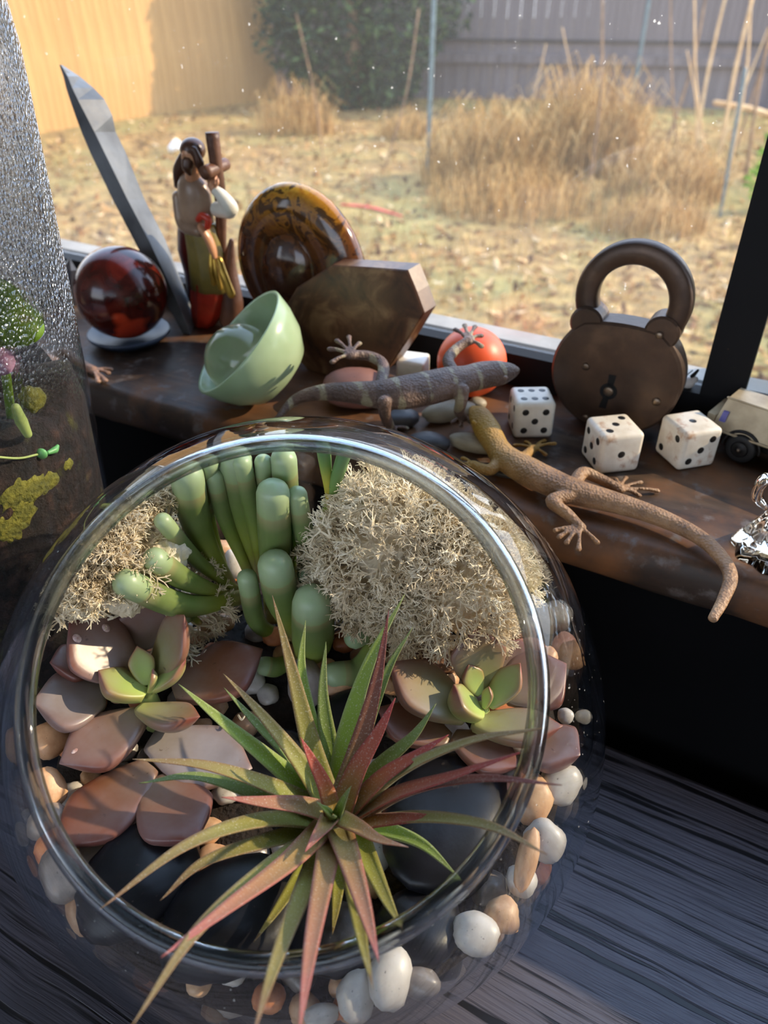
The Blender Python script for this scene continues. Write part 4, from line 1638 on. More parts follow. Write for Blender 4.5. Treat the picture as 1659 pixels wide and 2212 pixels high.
TANT = airmat('tan_ended_blade', srgb(160, 150, 60), srgb(176, 130, 76), srgb(206, 150, 110), srgb(190, 110, 90), srgb(222, 178, 150))
AC = at(722, 1768, 8.3)
afoot = Vector((AC.x, AC.y + 0.25, AC.z - 1.7))
air = thing('air_plant', afoot, 'spiky air plant with green and red tinged blades set on black river stones', 'air plant')
afoot.z = soil_z(afoot.y) - 0.5
mk('stem', tube([afoot, afoot.lerp(AC, 0.6), AC - UP * 0.35], [0.2, 0.42, 0.30], 12), LM, air)


def bl(width, mat, *pts, chan=0.35, up=None):
    P = [at(px, py, z) for (px, py, z) in pts]
    d = P[-1] - P[0]
    out = Vector((d.x, d.y, 0))
    if out.length:
        out.normalize()
    steep = max(0.0, d.normalized().z)
    ref = up or (UP * (1 - 0.6 * steep) - out * (0.25 + 0.9 * steep))
    W = pxcm(P[0], width * 1.05)
    mk('blade', blade(P, W, ref, chan), mat, air)


# upright and rear blades
bl(58, OL, (712, 1745, 8.1), (668, 1600, 9.2), (628, 1440, 10.4), (588, 1286, 11.3))
bl(50, LM, (712, 1735, 7.8), (680, 1600, 8.7), (652, 1450, 9.6), (660, 1340, 10.2))
bl(56, GR, (722, 1730, 7.8), (712, 1620, 8.6), (698, 1500, 9.3), (704, 1386, 10.0))
bl(62, LM, (738, 1730, 7.9), (752, 1590, 9.0), (800, 1430, 10.2), (874, 1284, 11.2))
bl(44, GR, (752, 1735, 7.8), (785, 1600, 8.7), (838, 1450, 9.6), (892, 1354, 10.2))
bl(60, MR, (735, 1745, 8.4), (775, 1620, 9.4), (815, 1470, 10.4), (840, 1318, 11.3))
bl(58, RD, (740, 1752, 8.5), (775, 1660, 9.3), (820, 1580, 9.9), (854, 1508, 10.4))
bl(50, GR, (760, 1745, 7.9), (820, 1660, 8.8), (895, 1590, 9.5), (942, 1520, 10.0))
bl(50, RD, (752, 1760, 8.3), (830, 1680, 9.2), (905, 1630, 9.8), (969, 1587, 10.2))
bl(48, OL, (760, 1765, 8.1), (870, 1670, 9.4), (1010, 1605, 11.3), (1172, 1573, 12.8))
bl(54, RD, (758, 1772, 8.2), (860, 1718, 9.2), (980, 1678, 10.6), (1122, 1626, 12.1))
bl(44, MR, (768, 1778, 8.0), (890, 1712, 9.4), (1040, 1684, 11.0), (1214, 1696, 12.1))
bl(42, RD, (752, 1782, 8.2), (850, 1772, 8.9), (920, 1768, 9.4), (985, 1772, 9.8), chan=0.2)
bl(46, OL, (770, 1788, 7.7), (900, 1770, 9.2), (1050, 1785, 10.7), (1182, 1846, 11.6))
bl(52, LM, (768, 1785, 7.2), (840, 1800, 7.9), (915, 1828, 8.4), (988, 1892, 8.7))
bl(52, DRY, (765, 1790, 7.3), (800, 1870, 8.0), (835, 1945, 8.5), (870, 2008, 8.9))
bl(44, TANT, (735, 1772, 8.6), (775, 1790, 9.0), (820, 1815, 9.3), (882, 1830, 9.6))
bl(60, PK, (730, 1790, 8.4), (758, 1870, 9.3), (790, 1975, 10.2), (818, 2078, 10.9))
bl(46, DRY, (745, 1800, 7.8), (760, 1900, 9.0), (780, 2020, 10.1), (806, 2138, 10.9))
bl(58, PK, (722, 1790, 8.2), (702, 1890, 9.2), (672, 2050, 10.6), (645, 2235, 11.6))
bl(52, OL, (712, 1800, 7.7), (660, 1920, 9.0), (600, 2070, 10.5), (545, 2240, 11.6))
bl(40, DRY, (705, 1805, 7.2), (650, 1890, 7.4), (600, 1965, 7.6), (548, 2035, 7.8))
bl(40, DRY, (730, 1810, 7.2), (732, 1890, 7.4), (726, 1960, 7.6), (718, 2018, 7.8))
bl(58, PK, (708, 1785, 8.3), (620, 1870, 9.2), (490, 1965, 10.3), (348, 2068, 11.0))
bl(50, OL, (705, 1798, 7.8), (580, 1880, 9.2), (430, 2010, 10.6), (282, 2220, 11.6))
bl(50, OL, (700, 1795, 7.7), (580, 1820, 8.5), (440, 1865, 9.0), (346, 1945, 9.1))
bl(54, OL, (695, 1782, 8.0), (560, 1778, 9.0), (400, 1830, 9.8), (216, 1964, 10.2))
bl(52, OL, (695, 1755, 8.1), (580, 1700, 9.0), (440, 1655, 9.8), (286, 1640, 10.3))
bl(50, GR, (690, 1770, 7.8), (580, 1730, 8.6), (430, 1680, 9.3), (300, 1692, 9.6))
bl(56, PK, (705, 1765, 8.5), (640, 1745, 9.0), (560, 1735, 9.4), (478, 1722, 9.7), chan=0.5)
bl(56, LM, (700, 1745, 7.9), (600, 1660, 8.9), (480, 1560, 9.9), (386, 1478, 10.5))
bl(50, OL, (706, 1745, 8.2), (640, 1640, 9.2), (560, 1540, 10.1), (482, 1455, 10.7))
bl(44, GR, (700, 1740, 7.7), (630, 1640, 8.6), (550, 1560, 9.3), (483, 1485, 9.9))
# heart
bl(46, RD, (716, 1760, 8.7), (700, 1700, 9.4), (672, 1640, 10.0), (649, 1592, 10.4))
bl(44, PK, (712, 1775, 8.8), (698, 1795, 9.1), (680, 1815, 9.3), (659, 1840, 9.5), chan=0.6)
bl(30, GR, (733, 1765, 8.8), (742, 1740, 9.2), (750, 1718, 9.5), (758, 1698, 9.7), chan=0.6)
bl(26, LM, (715, 1768, 8.8), (705, 1755, 9.1), (695, 1745, 9.3), (684, 1732, 9.5), chan=0.6)
bl(16, LM, (722, 1770, 8.8), (722, 1768, 9.0), (721, 1764, 9.2), (720, 1760, 9.35), chan=0.5)
# bare sheath below the blades
tag(mk('lichen_twig', tube([inb(515, 1545, 0.6), inb(522, 1555, 0.8), inb(530, 1545, 0.9)], [0.03, 0.03, 0.02], 5, 6), m_moss), 'tiny cream lichen twig fallen on the copper leaf', 'twig')
# ================================================================== things on the window sill
def rest(px, py, build, z=SILL, lo=15.0, hi=60.0):
    """slide a thing along the sight line until its lowest point touches height z; build(centre) -> geo (or list of points)"""
    r = ray(px, py)
    for _ in range(40):
        m = (lo + hi) / 2
        zz = min(p[2] for p in build(CAMP + r * m)[0])
        if zz > z:
            lo = m
        else:
            hi = m
    return CAMP + r * ((lo + hi) / 2)


def loft(rings, seg=20, cap=True):
    """rings: (centre, ex, ey) half-axis vectors"""
    V, F = [], []
    for (c, ex, ey) in rings:
        for k in range(seg):
            a = 2 * math.pi * k / seg
            V.append(Vector(c) + ex * math.cos(a) + ey * math.sin(a))
    for i in range(len(rings) - 1):
        for k in range(seg):
            k2 = (k + 1) % seg
            F.append((i * seg + k, i * seg + k2, (i + 1) * seg + k2, (i + 1) * seg + k))
    F.append(tuple(range(seg - 1, -1, -1)))
    F.append(tuple((len(rings) - 1) * seg + k for k in range(seg)))
    return V, F


# ---- red jasper sphere on a blue dish
t = NT('red_jasper')
f = t.noise(75, 5, 0.6, dist=0.8)
g = t.noise(22, 3, 0.5)
c = t.ramp(f, [(0.3, srgb(30, 8, 6)), (0.5, srgb(66, 15, 10)), (0.66, srgb(92, 30, 20)), (0.76, srgb(110, 88, 68))])
c = t.mix(t.ramp(g, [(0.57, (0, 0, 0)), (0.60, (1, 1, 1))]), c, srgb(186, 60, 30))
m_jasper = t.done(t.bsdf(c, 0.16, None, **{'Specular IOR Level': 0.6}))
b_ = lambda c: sphere(c, pxcm(c, 97), 48, 28)
jc = rest(262, 632, b_, SILL + 0.32)
jr = pxcm(jc, 97)
tag(mk('stone_sphere', b_(jc), m_jasper), 'polished dark red jasper sphere beside the leaning slate', 'stone sphere')
m_dish = mottled('blue_grey_glaze', [(0.3, srgb(34, 44, 60)), (0.7, srgb(52, 66, 86))], 40, 0.4)
dz_ = jc.z - jr
dc = Vector((jc.x, jc.y, SILL))
tag(mk('dish', lathe(dc, [(1.1, 0.0), (1.5, 0.08), (1.95, 0.42), (2.0, 0.55), (1.9, 0.57), (1.45, 0.30), (1.0, 0.22), (0.0, 0.2)], seg=48), m_dish), 'shallow blue grey dish under the red stone sphere', 'dish')

# ---- leaning slate shard
m_slate = mottled('slate', [(0.3, srgb(60, 63, 68)), (0.6, srgb(112, 117, 122)), (0.8, srgb(150, 154, 158))], 30, 0.5, 0.5, 90, bdist=0.001)
sb_ = at(418, 738, SILL)
n0 = sb_.dot(N) + 0.6
V, F = [], []
st = [(741, 398, 414, 432), (640, 350, 378, 404), (520, 290, 322, 358), (430, 243, 275, 312), (330, 195, 226, 272), (285, 176, 204, 250), (250, 163, 186, 243), (215, 151, 168, 226), (190, 143, 156, 202), (165, 137, 146, 172), (140, 128, 131, 134)]
for (y, l, r, f) in st:
    pl_, pr_, pf_ = atn(l, y, n0, 0.06), atn(r, y, n0, 0.06), atn(f, y, n0 + 1.5, 0.06)
    V += [pl_, pr_, pf_, pf_ + (pl_ - pr_)]
for p in V[:4]:
    p.z = SILL + 0.01
for i in range(len(st) - 1):
    for k in range(4):
        k2 = (k + 1) % 4
        F.append((i * 4 + k, i * 4 + k2, i * 4 + 4 + k2, i * 4 + 4 + k))
F += [(3, 2, 1, 0), tuple(4 * (len(st) - 1) + k for k in range(4))]
tag(mk('slate_shard', (V, F), m_slate, smooth=False), 'tall dark slate shard leaning between the red sphere and the figurine', 'slate')

# ---- robed figurine carrying a wooden cross
FN = at(442, 702, SILL).dot(N)
fg = thing('figurine', at(445, 702, SILL), 'painted robed bearded figurine carrying a round beamed wooden cross', 'figurine')


def glossmat(name, a, b, scale=60, rough=0.3):
    return mottled(name, [(0.3, a), (0.7, b)], scale, rough)


m_robe = glossmat('tan_glazed_robe', srgb(112, 88, 72), srgb(176, 148, 122))
m_cape = glossmat('dark_red_cape', srgb(56, 14, 12), srgb(96, 30, 24))
m_redsk = glossmat('red_skirt', srgb(128, 30, 20), srgb(206, 66, 44))
m_gold = mottled('gold_leaf_paint', [(0.3, srgb(112, 84, 28)), (0.7, srgb(206, 166, 70))], 90, 0.28, Metallic=0.6)
m_olive = glossmat('olive_cloth', srgb(96, 84, 40), srgb(150, 132, 66))
m_skin = glossmat('figurine_skin', srgb(166, 112, 80), srgb(206, 154, 116))
m_hair = glossmat('figurine_hair', srgb(44, 26, 18), srgb(86, 56, 38))
m_cross = mottled('figurine_cross_wood', [(0.3, srgb(62, 38, 28)), (0.7, srgb(110, 74, 54))], 70, 0.45, 0.4)
m_sleeve = glossmat('white_sleeve', srgb(206, 204, 190), srgb(236, 234, 222))


def fp(px, py, d=0.0):
    return atn(px, py, FN - d)


def frings(rows, depth, d=0.0, folds=0, amp=0.0):
    rr = []
    for (l, r, y) in rows:
        c = fp((l + r) / 2, y, d)
        h = pxcm(c, (r - l)) / 2
        rr.append((c, U * h, N * (h * depth)))
    V, F = loft(rr, 28)
    if folds:
        W = []
        for i, p in enumerate(V):
            ring = i // 28
            a = 2 * math.pi * (i % 28) / 28
            c = rr[ring][0]
            W.append(c + (p - c) * (1 + amp * math.sin(a * folds + ring * 0.25)))
        V = W
    return V, F


mk('red_skirt', frings([(418, 462, 706), (413, 482, 672), (411, 496, 640), (412, 498, 610), (414, 490, 590)], 0.8, 0, 7, 0.09), m_redsk, fg)
mk('under_robe', frings([(408, 506, 622), (405, 498, 585), (402, 486, 545), (396, 474, 505), (392, 468, 480)], 0.75, 0.05, 8, 0.07), m_olive, fg)
mk('cape', frings([(404, 436, 640), (398, 440, 590), (383, 436, 540), (382, 440, 505), (384, 446, 470)], 0.9, -0.25, 4, 0.05), m_cape, fg)
mk('robe', frings([(390, 468, 500), (382, 464, 455), (379, 460, 415), (380, 452, 396), (386, 440, 383), (398, 428, 374)], 0.72, 0), m_robe, fg)
hc = fp(414, 332, 0.25)
hr = pxcm(hc, 25)
face = sphere(hc, (hr * 0.86, hr * 0.95, hr * 1.12), 20, 14, U, N, UP)
nose = sphere(hc - N * hr * 0.95 - U * hr * 0.15 - UP * hr * 0.1, (hr * 0.14, hr * 0.22, hr * 0.22), 8, 6, U, N, UP)
neck = tube([hc - UP * hr * 0.6, fp(416, 385, 0.1)], [hr * 0.6, hr * 0.7], 12, 4)
mk('head', join(face, nose, neck), m_skin, fg)
beard = tube([hc - N * hr * 0.6 - UP * hr * 0.45, hc - N * hr * 0.75 - UP * hr * 1.0, hc - N * hr * 0.6 - UP * hr * 1.5], [hr * 0.55, hr * 0.5, hr * 0.2], 12, 8)
mk('beard', beard, m_hair, fg)
hair = join(sphere(hc + UP * hr * 0.28 + N * hr * 0.2, (hr * 1.12, hr * 1.1, hr * 0.98), 20, 12, U, N, UP),
            tube([hc + N * hr * 0.7 + UP * hr * 0.3 - U * hr * 0.7, fp(388, 365, -0.1), fp(384, 400, -0.1)], [hr * 0.55, hr * 0.6, hr * 0.35], 10, 10),
            tube([hc - N * hr * 0.5 + U * hr * 0.75 + UP * hr * 0.5, hc - N * hr * 0.3 + U * hr * 1.0 - UP * hr * 0.6, hc + U * hr * 0.8 - UP * hr * 1.4], [hr * 0.3, hr * 0.42, hr * 0.25], 10, 10))
mk('hair', hair, m_hair, fg)
crx = mk('cross', join(tube([fp(458, 286, 0.1), fp(466, 350, 0.1), fp(476, 430, -0.2), fp(478, 560, -0.4)], [pxcm(hc, 15), pxcm(hc, 14), pxcm(hc, 13), pxcm(hc, 12)], 14, 14, cap=False),
                       tube([fp(441, 374, 0.9), fp(488, 354, -0.6)], [pxcm(hc, 14.5), pxcm(hc, 13)], 14, 6, cap=False)), m_cross, fg)
mk('tree_stump', tube([fp(500, 520, -0.3), fp(494, 580, -0.3), fp(502, 650, -0.3), fp(500, 690, -0.3)], [0.12, 0.4, 0.55, 0.6], 10, 10), m_cross, fg)
mk('raised_arm', tube([fp(470, 452, 0.1), fp(497, 452, 0.35), fp(480, 425, 0.5), fp(466, 412, 0.5)], [pxcm(hc, 17), pxcm(hc, 19), pxcm(hc, 14), pxcm(hc, 11)], 14, 14), m_sleeve, fg)
hand = [tube([fp(466, 414, 0.5), fp(456, 398, 0.55)], [pxcm(hc, 10), pxcm(hc, 9)], 10, 5)]
for k in range(4):
    hand.append(tube([fp(452 + 4 * k, 398, 0.55), fp(449 + 5 * k, 388, 0.5), fp(452 + 5 * k, 382, 0.35)], [pxcm(hc, 3)] * 3, 6, 6))
hand.append(tube([fp(462, 408, 0.6), fp(470, 396, 0.6), fp(470, 388, 0.5)], [pxcm(hc, 3.2)] * 3, 6, 6))
mk('raised_hand', join(*hand), m_skin, fg)
mk('lower_arm', tube([fp(386, 425, 0.2), fp(392, 470, 0.35), fp(402, 490, 0.5), fp(430, 500, 0.6)], [pxcm(hc, 15), pxcm(hc, 16), pxcm(hc, 15), pxcm(hc, 12)], 14, 14), m_robe, fg)
mk('red_cuff', tube([fp(428, 474, 0.6), fp(436, 466, 0.6), fp(450, 474, 0.6), fp(448, 490, 0.6)], [pxcm(hc, 7), pxcm(hc, 8), pxcm(hc, 8), pxcm(hc, 7)], 10, 12), m_redsk, fg)
mk('held_cloth', tube([fp(436, 492, 0.65), fp(450, 515, 0.6), fp(460, 540, 0.5), fp(466, 560, 0.45)], [pxcm(hc, 13), pxcm(hc, 14), pxcm(hc, 13), pxcm(hc, 7)], 12, 12, flat=0.6), m_skin, fg)
for (a, b, w) in (((442, 548), (446, 618), 7), ((456, 548), (462, 612), 7), ((462, 552), (476, 622), 6), ((474, 560), (500, 636), 10)):
    mk('gold_fold', tube([fp(a[0], a[1], 0.5), fp((a[0] + b[0]) / 2 - 2, (a[1] + b[1]) / 2, 0.62), fp(b[0], b[1], 0.6)], [pxcm(hc, w * 0.7), pxcm(hc, w), pxcm(hc, w)], 10, 8), m_gold, fg)

# ---- polished ammonite
t = NT('polished_ammonite')
f = t.noise(110, 4, 0.6, dist=1.6)
v = t.n('ShaderNodeTexVoronoi', {'Scale': 150, 'Vector': t.n('ShaderNodeTexCoord').outputs['Object']}, feature='DISTANCE_TO_EDGE').outputs[0]
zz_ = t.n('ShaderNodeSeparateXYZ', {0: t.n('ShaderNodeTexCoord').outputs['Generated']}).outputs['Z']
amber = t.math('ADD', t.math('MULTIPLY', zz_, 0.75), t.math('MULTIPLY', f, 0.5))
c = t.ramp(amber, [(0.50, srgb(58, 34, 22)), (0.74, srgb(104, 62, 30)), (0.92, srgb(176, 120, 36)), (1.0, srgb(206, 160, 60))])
c = t.mix(t.ramp(f, [(0.50, (0, 0, 0)), (0.55, (0.9, 0.9, 0.9))]), c, srgb(52, 28, 17))
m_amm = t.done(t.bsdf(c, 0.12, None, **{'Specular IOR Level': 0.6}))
AN = 28.85
ac = atn(628, 585, AN)
ppc = 1.0 / pxcm(ac, 1.0)
er = (U + N * 0.1).normalized()
pts, rad = [], []
turns = 2.6
n_ = 120
for i in range(n_ + 1):
    dth = turns * 2 * math.pi * (1 - i / n_)
    th = math.radians(-12) + dth
    k = math.exp(-0.115 * dth)
    R_ = 122 / ppc * k
    pts.append(ac + er * (R_ * math.cos(th)) + UP * (R_ * math.sin(th) * 1.28))
    rad.append(66 / ppc * k)
V, F = [], []
fr = frames(pts, N)
sg = 18
for i, p in enumerate(pts):
    T, nn, b = fr[i]
    out_ = (p - ac)
    out_ = (out_ - N * out_.dot(N))
    out_ = out_.normalized() if out_.length > 1e-6 else b
    for k in range(sg):
        a = 2 * math.pi * k / sg
        V.append(p + out_ * (math.cos(a) * rad[i]) + N * (math.sin(a) * rad[i] * 0.62))
for i in range(len(pts) - 1):
    for k in range(sg):
        k2 = (k + 1) % sg
        F.append((i * sg + k, i * sg + k2, (i + 1) * sg + k2, (i + 1) * sg + k))
F.append(tuple(range(sg - 1, -1, -1)))
F.append(tuple((len(pts) - 1) * sg + k for k in range(sg)))
gV, gF = sphere(ac, (74 / ppc, 0.8, 88 / ppc), 24, 14, er, N, UP)
kq = len(V)
V += gV
F += [tuple(i + kq for i in q) for q in gF]
lowz = min(p.z for p in V)
V = [p + UP * max(0, SILL + 0.02 - lowz) for p in V]
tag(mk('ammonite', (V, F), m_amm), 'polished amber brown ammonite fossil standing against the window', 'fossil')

# ---- faceted brown stone slab
m_slab = mottled('brown_polished_stone', [(0.3, srgb(46, 27, 19)), (0.5, srgb(88, 56, 36)), (0.66, srgb(132, 100, 70)), (0.8, srgb(66, 54, 64))], 70, 0.36, 0.08, 160, dist=0.8)
SN = at(745, 820, SILL).dot(N)
out = [(664, 806), (612, 742), (600, 690), (640, 622), (716, 573), (800, 578), (880, 584), (900, 632), (916, 676), (880, 735), (838, 798), (800, 822), (730, 830)]
pts = [atn(px, py, SN, 0.10) for (px, py) in out]
for p in pts:
    p.z = max(p.z, SILL + 0.01)
tag(mk('stone_slab', prism(pts, N * 0.95 + U * 0.12 + UP * 0.05, 0.06), m_slab, smooth=False), 'faceted brown polished stone slab leaning in front of the ammonite', 'stone')

# ---- celadon cup lying on its side with a glass ball in it
CR, CU, CBk = Vector((1, 0, 0)), Vector((0, SP, CP)), Vector((0, -CP, SP))
ca = (CR * (-0.81 * 0.86) + CU * (0.59 * 0.86) + CBk * 0.52).normalized()


def cupgeo(c):
    k = pxcm(c, 1.0)
    R_ = 136 * k
    pr = [(0.0, -150), (52, -148), (84, -134), (112, -92), (128, -46), (136, 0), (133, 3), (127, 0), (120, -44), (104, -86), (78, -122), (48, -134), (0.0, -137)]
    return lathe(c, [(r * k, h * k * 0.86) for (r, h) in pr], ca, 48)


cc = rest(514, 738, cupgeo)
t = NT('celadon_glaze')
c = t.ramp(t.noise(40, 3), [(0.3, srgb(150, 172, 136)), (0.7, srgb(172, 192, 156))])
m_cup = t.done(t.bsdf(c, 0.22, None, **{'Subsurface Weight': 0.3, 'Subsurface Radius': (0.006, 0.007, 0.005), 'Subsurface Scale': 0.5}))
tag(mk('cup', cupgeo(cc), m_cup), 'pale celadon green cup lying tilted on the sill', 'cup')
k = pxcm(cc, 1.0)
bc_ = cc - ca * (20 * k) - UP * (30 * k) - CR * 14 * k
t = NT('clear_crystal')
m_crystal = t.done(t.n('ShaderNodeBsdfGlass', {'Color': (1, 0.98, 0.94, 1), 'Roughness': 0.0, 'IOR': 1.5}).outputs[0])
gb = mk('glass_ball', sphere(bc_, 78 * k, 40, 24), m_crystal)
tag(gb, 'clear glass ball lying inside the celadon cup', 'glass ball')

# ---- orange ball, pink stone, flat pebbles
t = NT('orange_rubber')
m_oball = t.done(t.bsdf(t.ramp(t.noise(60, 3), [(0.3, srgb(226, 84, 36)), (0.7, srgb(240, 104, 56))]), 0.42, None, **{'Subsurface Weight': 0.3, 'Subsurface Radius': (0.01, 0.004, 0.002), 'Subsurface Scale': 0.6}))
b_ = lambda c: sphere(c, pxcm(c, 75), 40, 24)
oc = rest(1019, 782, b_)
tag(mk('orange_ball', b_(oc), m_oball), 'small bright orange ball behind the brown gecko', 'ball')
m_pstone = stonemat('dusty_pink_stone', [(0.3, srgb(116, 78, 70)), (0.7, srgb(150, 108, 98))], 60, 0.6)
PB['dpink'] = [pebble_mesh('pebble_dpink', 4.4, m_pstone, 0.1)]
m_flat = stonemat('cream_flat_stone', [(0.3, srgb(128, 118, 100)), (0.7, srgb(186, 176, 154))], 60, 0.55)
PB['cream'] = [pebble_mesh('pebble_cream', 7.7, m_flat, 0.15)]
m_flat2 = stonemat('dark_flat_stone', [(0.3, srgb(40, 40, 44)), (0.7, srgb(84, 82, 82))], 60, 0.5)
PB['dark'] = [pebble_mesh('pebble_dark', 9.1, m_flat2, 0.15)]


def sillstone(kind, px, py, rx, ry, rz, rot, lab, name='flat_stone', z=SILL):
    p = at(px, py, z)
    k = pxcm(p, 1.0)
    p.z = z + rz * k * 0.93
    o = inst(name, PB[kind][0], p, Matrix.Rotation(math.radians(rot), 3, 'Z').to_quaternion(), (rx * k, ry * k, rz * k))
    return tag(o, lab, 'stone')


sillstone('dpink', 768, 872, 70, 55, 40, 0, 'dusty pink round stone under the brown gecko', 'round_stone')
sillstone('cream', 968, 906, 62, 24, 22, 20, 'cream flat stone under the brown gecko front foot')
sillstone('cream', 1030, 884, 20, 16, 14, 10, 'small grey white pebble by the yellow gecko snout', 'pebble')
sillstone('dark', 862, 920, 40, 30, 20, 10, 'dark flat stone below the brown gecko belly')
sillstone('cream', 1022, 972, 56, 24, 18, -25, 'mottled grey flat stone beside the yellow gecko neck')
sillstone('dark', 925, 966, 44, 28, 16, -20, 'slate coloured flat stone behind the bowl rim')
sillstone('dark', 1074, 1022, 54, 18, 8, -28, 'thin dark flat stone under the yellow gecko shoulder')

# dark crystals behind the jar and the sphere
m_dcry = mottled('dark_crystal', [(0.3, srgb(20, 20, 24)), (0.7, srgb(66, 66, 74))], 60, 0.15)
q = at(150, 660, SILL)
dcr = thing('crystal_cluster', q, 'small cluster of dark crystals between the jar and the red sphere', 'crystal')
for (dx, dy, h, tx, ty) in ((0, 0, 2.6, 0.3, 0.1), (-0.6, 0.4, 2.0, -0.4, 0.2), (0.5, 0.6, 1.7, 0.5, -0.1), (-0.3, -0.6, 1.4, -0.1, -0.5), (-1.1, -0.1, 1.5, -0.7, -0.1)):
    a = q + Vector((dx, dy, 0))
    ax = Vector((tx, ty, 1.4)).normalized()
    mk('crystal', lathe(a, [(0.38, 0), (0.38, h * 0.78), (0.0, h)], ax, 6), m_dcry, dcr, smooth=False)

# ---- dice
t = NT('bone_white_die')
f = t.noise(90, 4, 0.6)
c = t.ramp(f, [(0.3, srgb(206, 196, 178)), (0.62, srgb(232, 226, 212))])
m_die = t.done(t.bsdf(c, 0.35, None, **{'Subsurface Weight': 0.2, 'Subsurface Radius': (0.004, 0.003, 0.002), 'Subsurface Scale': 0.5}))
t = NT('stained_die')
f = t.noise(75, 4, 0.6)
c = t.ramp(f, [(0.3, srgb(210, 198, 178)), (0.6, srgb(236, 230, 216))])
c = t.mix(t.ramp(t.noise(130, 4, 0.6), [(0.56, (0, 0, 0)), (0.68, (0.8, 0.8, 0.8))]), c, srgb(170, 118, 72))
m_die2 = t.done(t.bsdf(c, 0.4, None, **{'Subsurface Weight': 0.15, 'Subsurface Radius': (0.004, 0.003, 0.002), 'Subsurface Scale': 0.5}))
m_pip = mottled('black_pip', [(0.3, (0.008, 0.008, 0.008)), (0.7, (0.016, 0.015, 0.014))], 60, 0.4)
PIPS = {1: [(0, 0)], 2: [(-.5, -.5), (.5, .5)], 3: [(-.52, -.52), (0, 0), (.52, .52)], 4: [(-.5, -.5), (-.5, .5), (.5, -.5), (.5, .5)],
        5: [(-.52, -.52), (-.52, .52), (0, 0), (.52, -.52), (.52, .52)], 6: [(-.55, -.45), (0, -.45), (.55, -.45), (-.55, .45), (0, .45), (.55, .45)]}


def die(px, py, e1, size, faces, label, mat, top_flip=False):
    """e1 = horizontal direction of the front face; px,py = its centre in the photo"""
    ex = Vector(e1)
    ex.z = 0
    ex.normalize()
    ey = UP.cross(ex)
    h = size / 2
    c = at(px, py, SILL + h)
    root = mk('die', rcube(c, ex, ey, UP, h, 0.24), mat, base=(c.x, c.y, SILL))
    tag(root, label, 'die', 'dice on the sill')
    fr_ = {'front': (-ey, ex, UP), 'back': (ey, -ex, UP), 'left': (-ex, -ey, UP), 'right': (ex, ey, UP), 'top': (UP, ex, ey)}
    for nm, num in faces.items():
        n_, a_, b_ = fr_[nm]
        for (x, y) in PIPS[num]:
            p = c + n_ * (h - 0.005) + a_ * (x * h * 0.98) + b_ * (y * h * 0.98)
            mk('pip', sphere(p, (size * 0.092, size * 0.092, size * 0.014), 16, 6, a_, b_, n_), m_pip, root)
    return root


die(1147, 890, (1, 0.04, 0), 1.55, {'top': 6, 'front': 5, 'left': 4}, 'clean white die with six dots up beside the yellow gecko hand', m_die)
die(1322, 958, at(1390, 935, 10.3) - at(1311, 943, 10.3), 1.62, {'top': 3, 'left': 5, 'front': 1}, 'white die with a brown stained top in front of the padlock', m_die2)
die(1486, 950, at(1493, 931, 10.3) - at(1448, 894, 10.3), 1.6, {'top': 1, 'front': 2, 'right': 3}, 'yellowed white die partly hidden behind the toy car', m_die2)
die(892, 799, (1, -0.3, 0), 1.25, {'left': 2}, 'plain white die behind the brown gecko beside the stone slab', m_die)

# ---- geckos
def gmat(name, a, b, c_, band=None, axis=None, grad=None):
    t = NT(name)
    co = t.n('ShaderNodeTexCoord').outputs['Object']
    f = t.noise(120, 4, 0.6)
    col_ = t.ramp(f, [(0.3, a), (0.55, b), (0.8, c_)])
    if band:
        dp = t.n('ShaderNodeVectorMath', {0: co, 1: tuple(axis)}, operation='DOT_PRODUCT').outputs['Value']
        w = t.math('SINE', t.math('MULTIPLY', dp, 2 * math.pi / 0.0108))
        w = t.math('ADD', w, t.math('MULTIPLY', t.math('SUBTRACT', t.noise(150, 2), 0.5), 1.2))
        col_ = t.mix(t.ramp(w, [(0.78, (0, 0, 0)), (0.95, (0.75,) * 3)]), col_, band)
    if grad:
        dp = t.n('ShaderNodeVectorMath', {0: co, 1: tuple(axis)}, operation='DOT_PRODUCT').outputs['Value']
        mr = t.n('ShaderNodeMapRange', {'Value': dp, 'From Min': grad[0], 'From Max': grad[1]}).outputs[0]
        col_ = t.mix(t.ramp(mr, [(0, (0, 0, 0)), (1, (0.8, 0.8, 0.8))]), col_, grad[2])
    vor = t.n('ShaderNodeTexVoronoi', {'Scale': 1100, 'Vector': co}).outputs['Distance']
    return t.done(t.bsdf(col_, 0.55, t.bump(vor, 0.8, 0.0004)))


def gecko(name, body, legs, mat, label, vox=0.045, eyes=None):
    """body: [(point, radius)], legs: [(points, radius, palm dir, toes [(point)], toe radius)] -> one continuous skin"""
    geos = []
    geos.append(tube([p for p, r in body], [r for p, r in body], 14, (len(body) - 1) * 6, flat=0.82))
    for (pts, r0, r1, palm, toes, tr) in legs:
        geos.append(tube(pts, [r0, (r0 + r1) / 2, r1], 10, 18))
        e = pts[-1]
        geos.append(sphere(e, (palm, palm, palm * 0.6), 12, 8))
        for tp in toes:
            mid = e.lerp(tp, 0.55) + UP * tr * 0.7
            geos.append(tube([e, mid, tp], [tr, tr * 0.8, tr * 1.15], 8, 8))
            geos.append(sphere(tp, (tr * 1.45, tr * 1.45, tr * 0.9), 8, 6))
    if eyes:
        for e, r in eyes:
            geos.append(sphere(e, r, 12, 8))
    V, F = join(*geos)
    o = mk(name, (V, F), mat)
    md = o.modifiers.new('skin', 'REMESH')
    md.mode = 'VOXEL'
    md.voxel_size = vox * S
    md.use_smooth_shade = True
    sm = o.modifiers.new('soft', 'SMOOTH')
    sm.factor = 0.5
    sm.iterations = 4
    return tag(o, label, 'gecko')


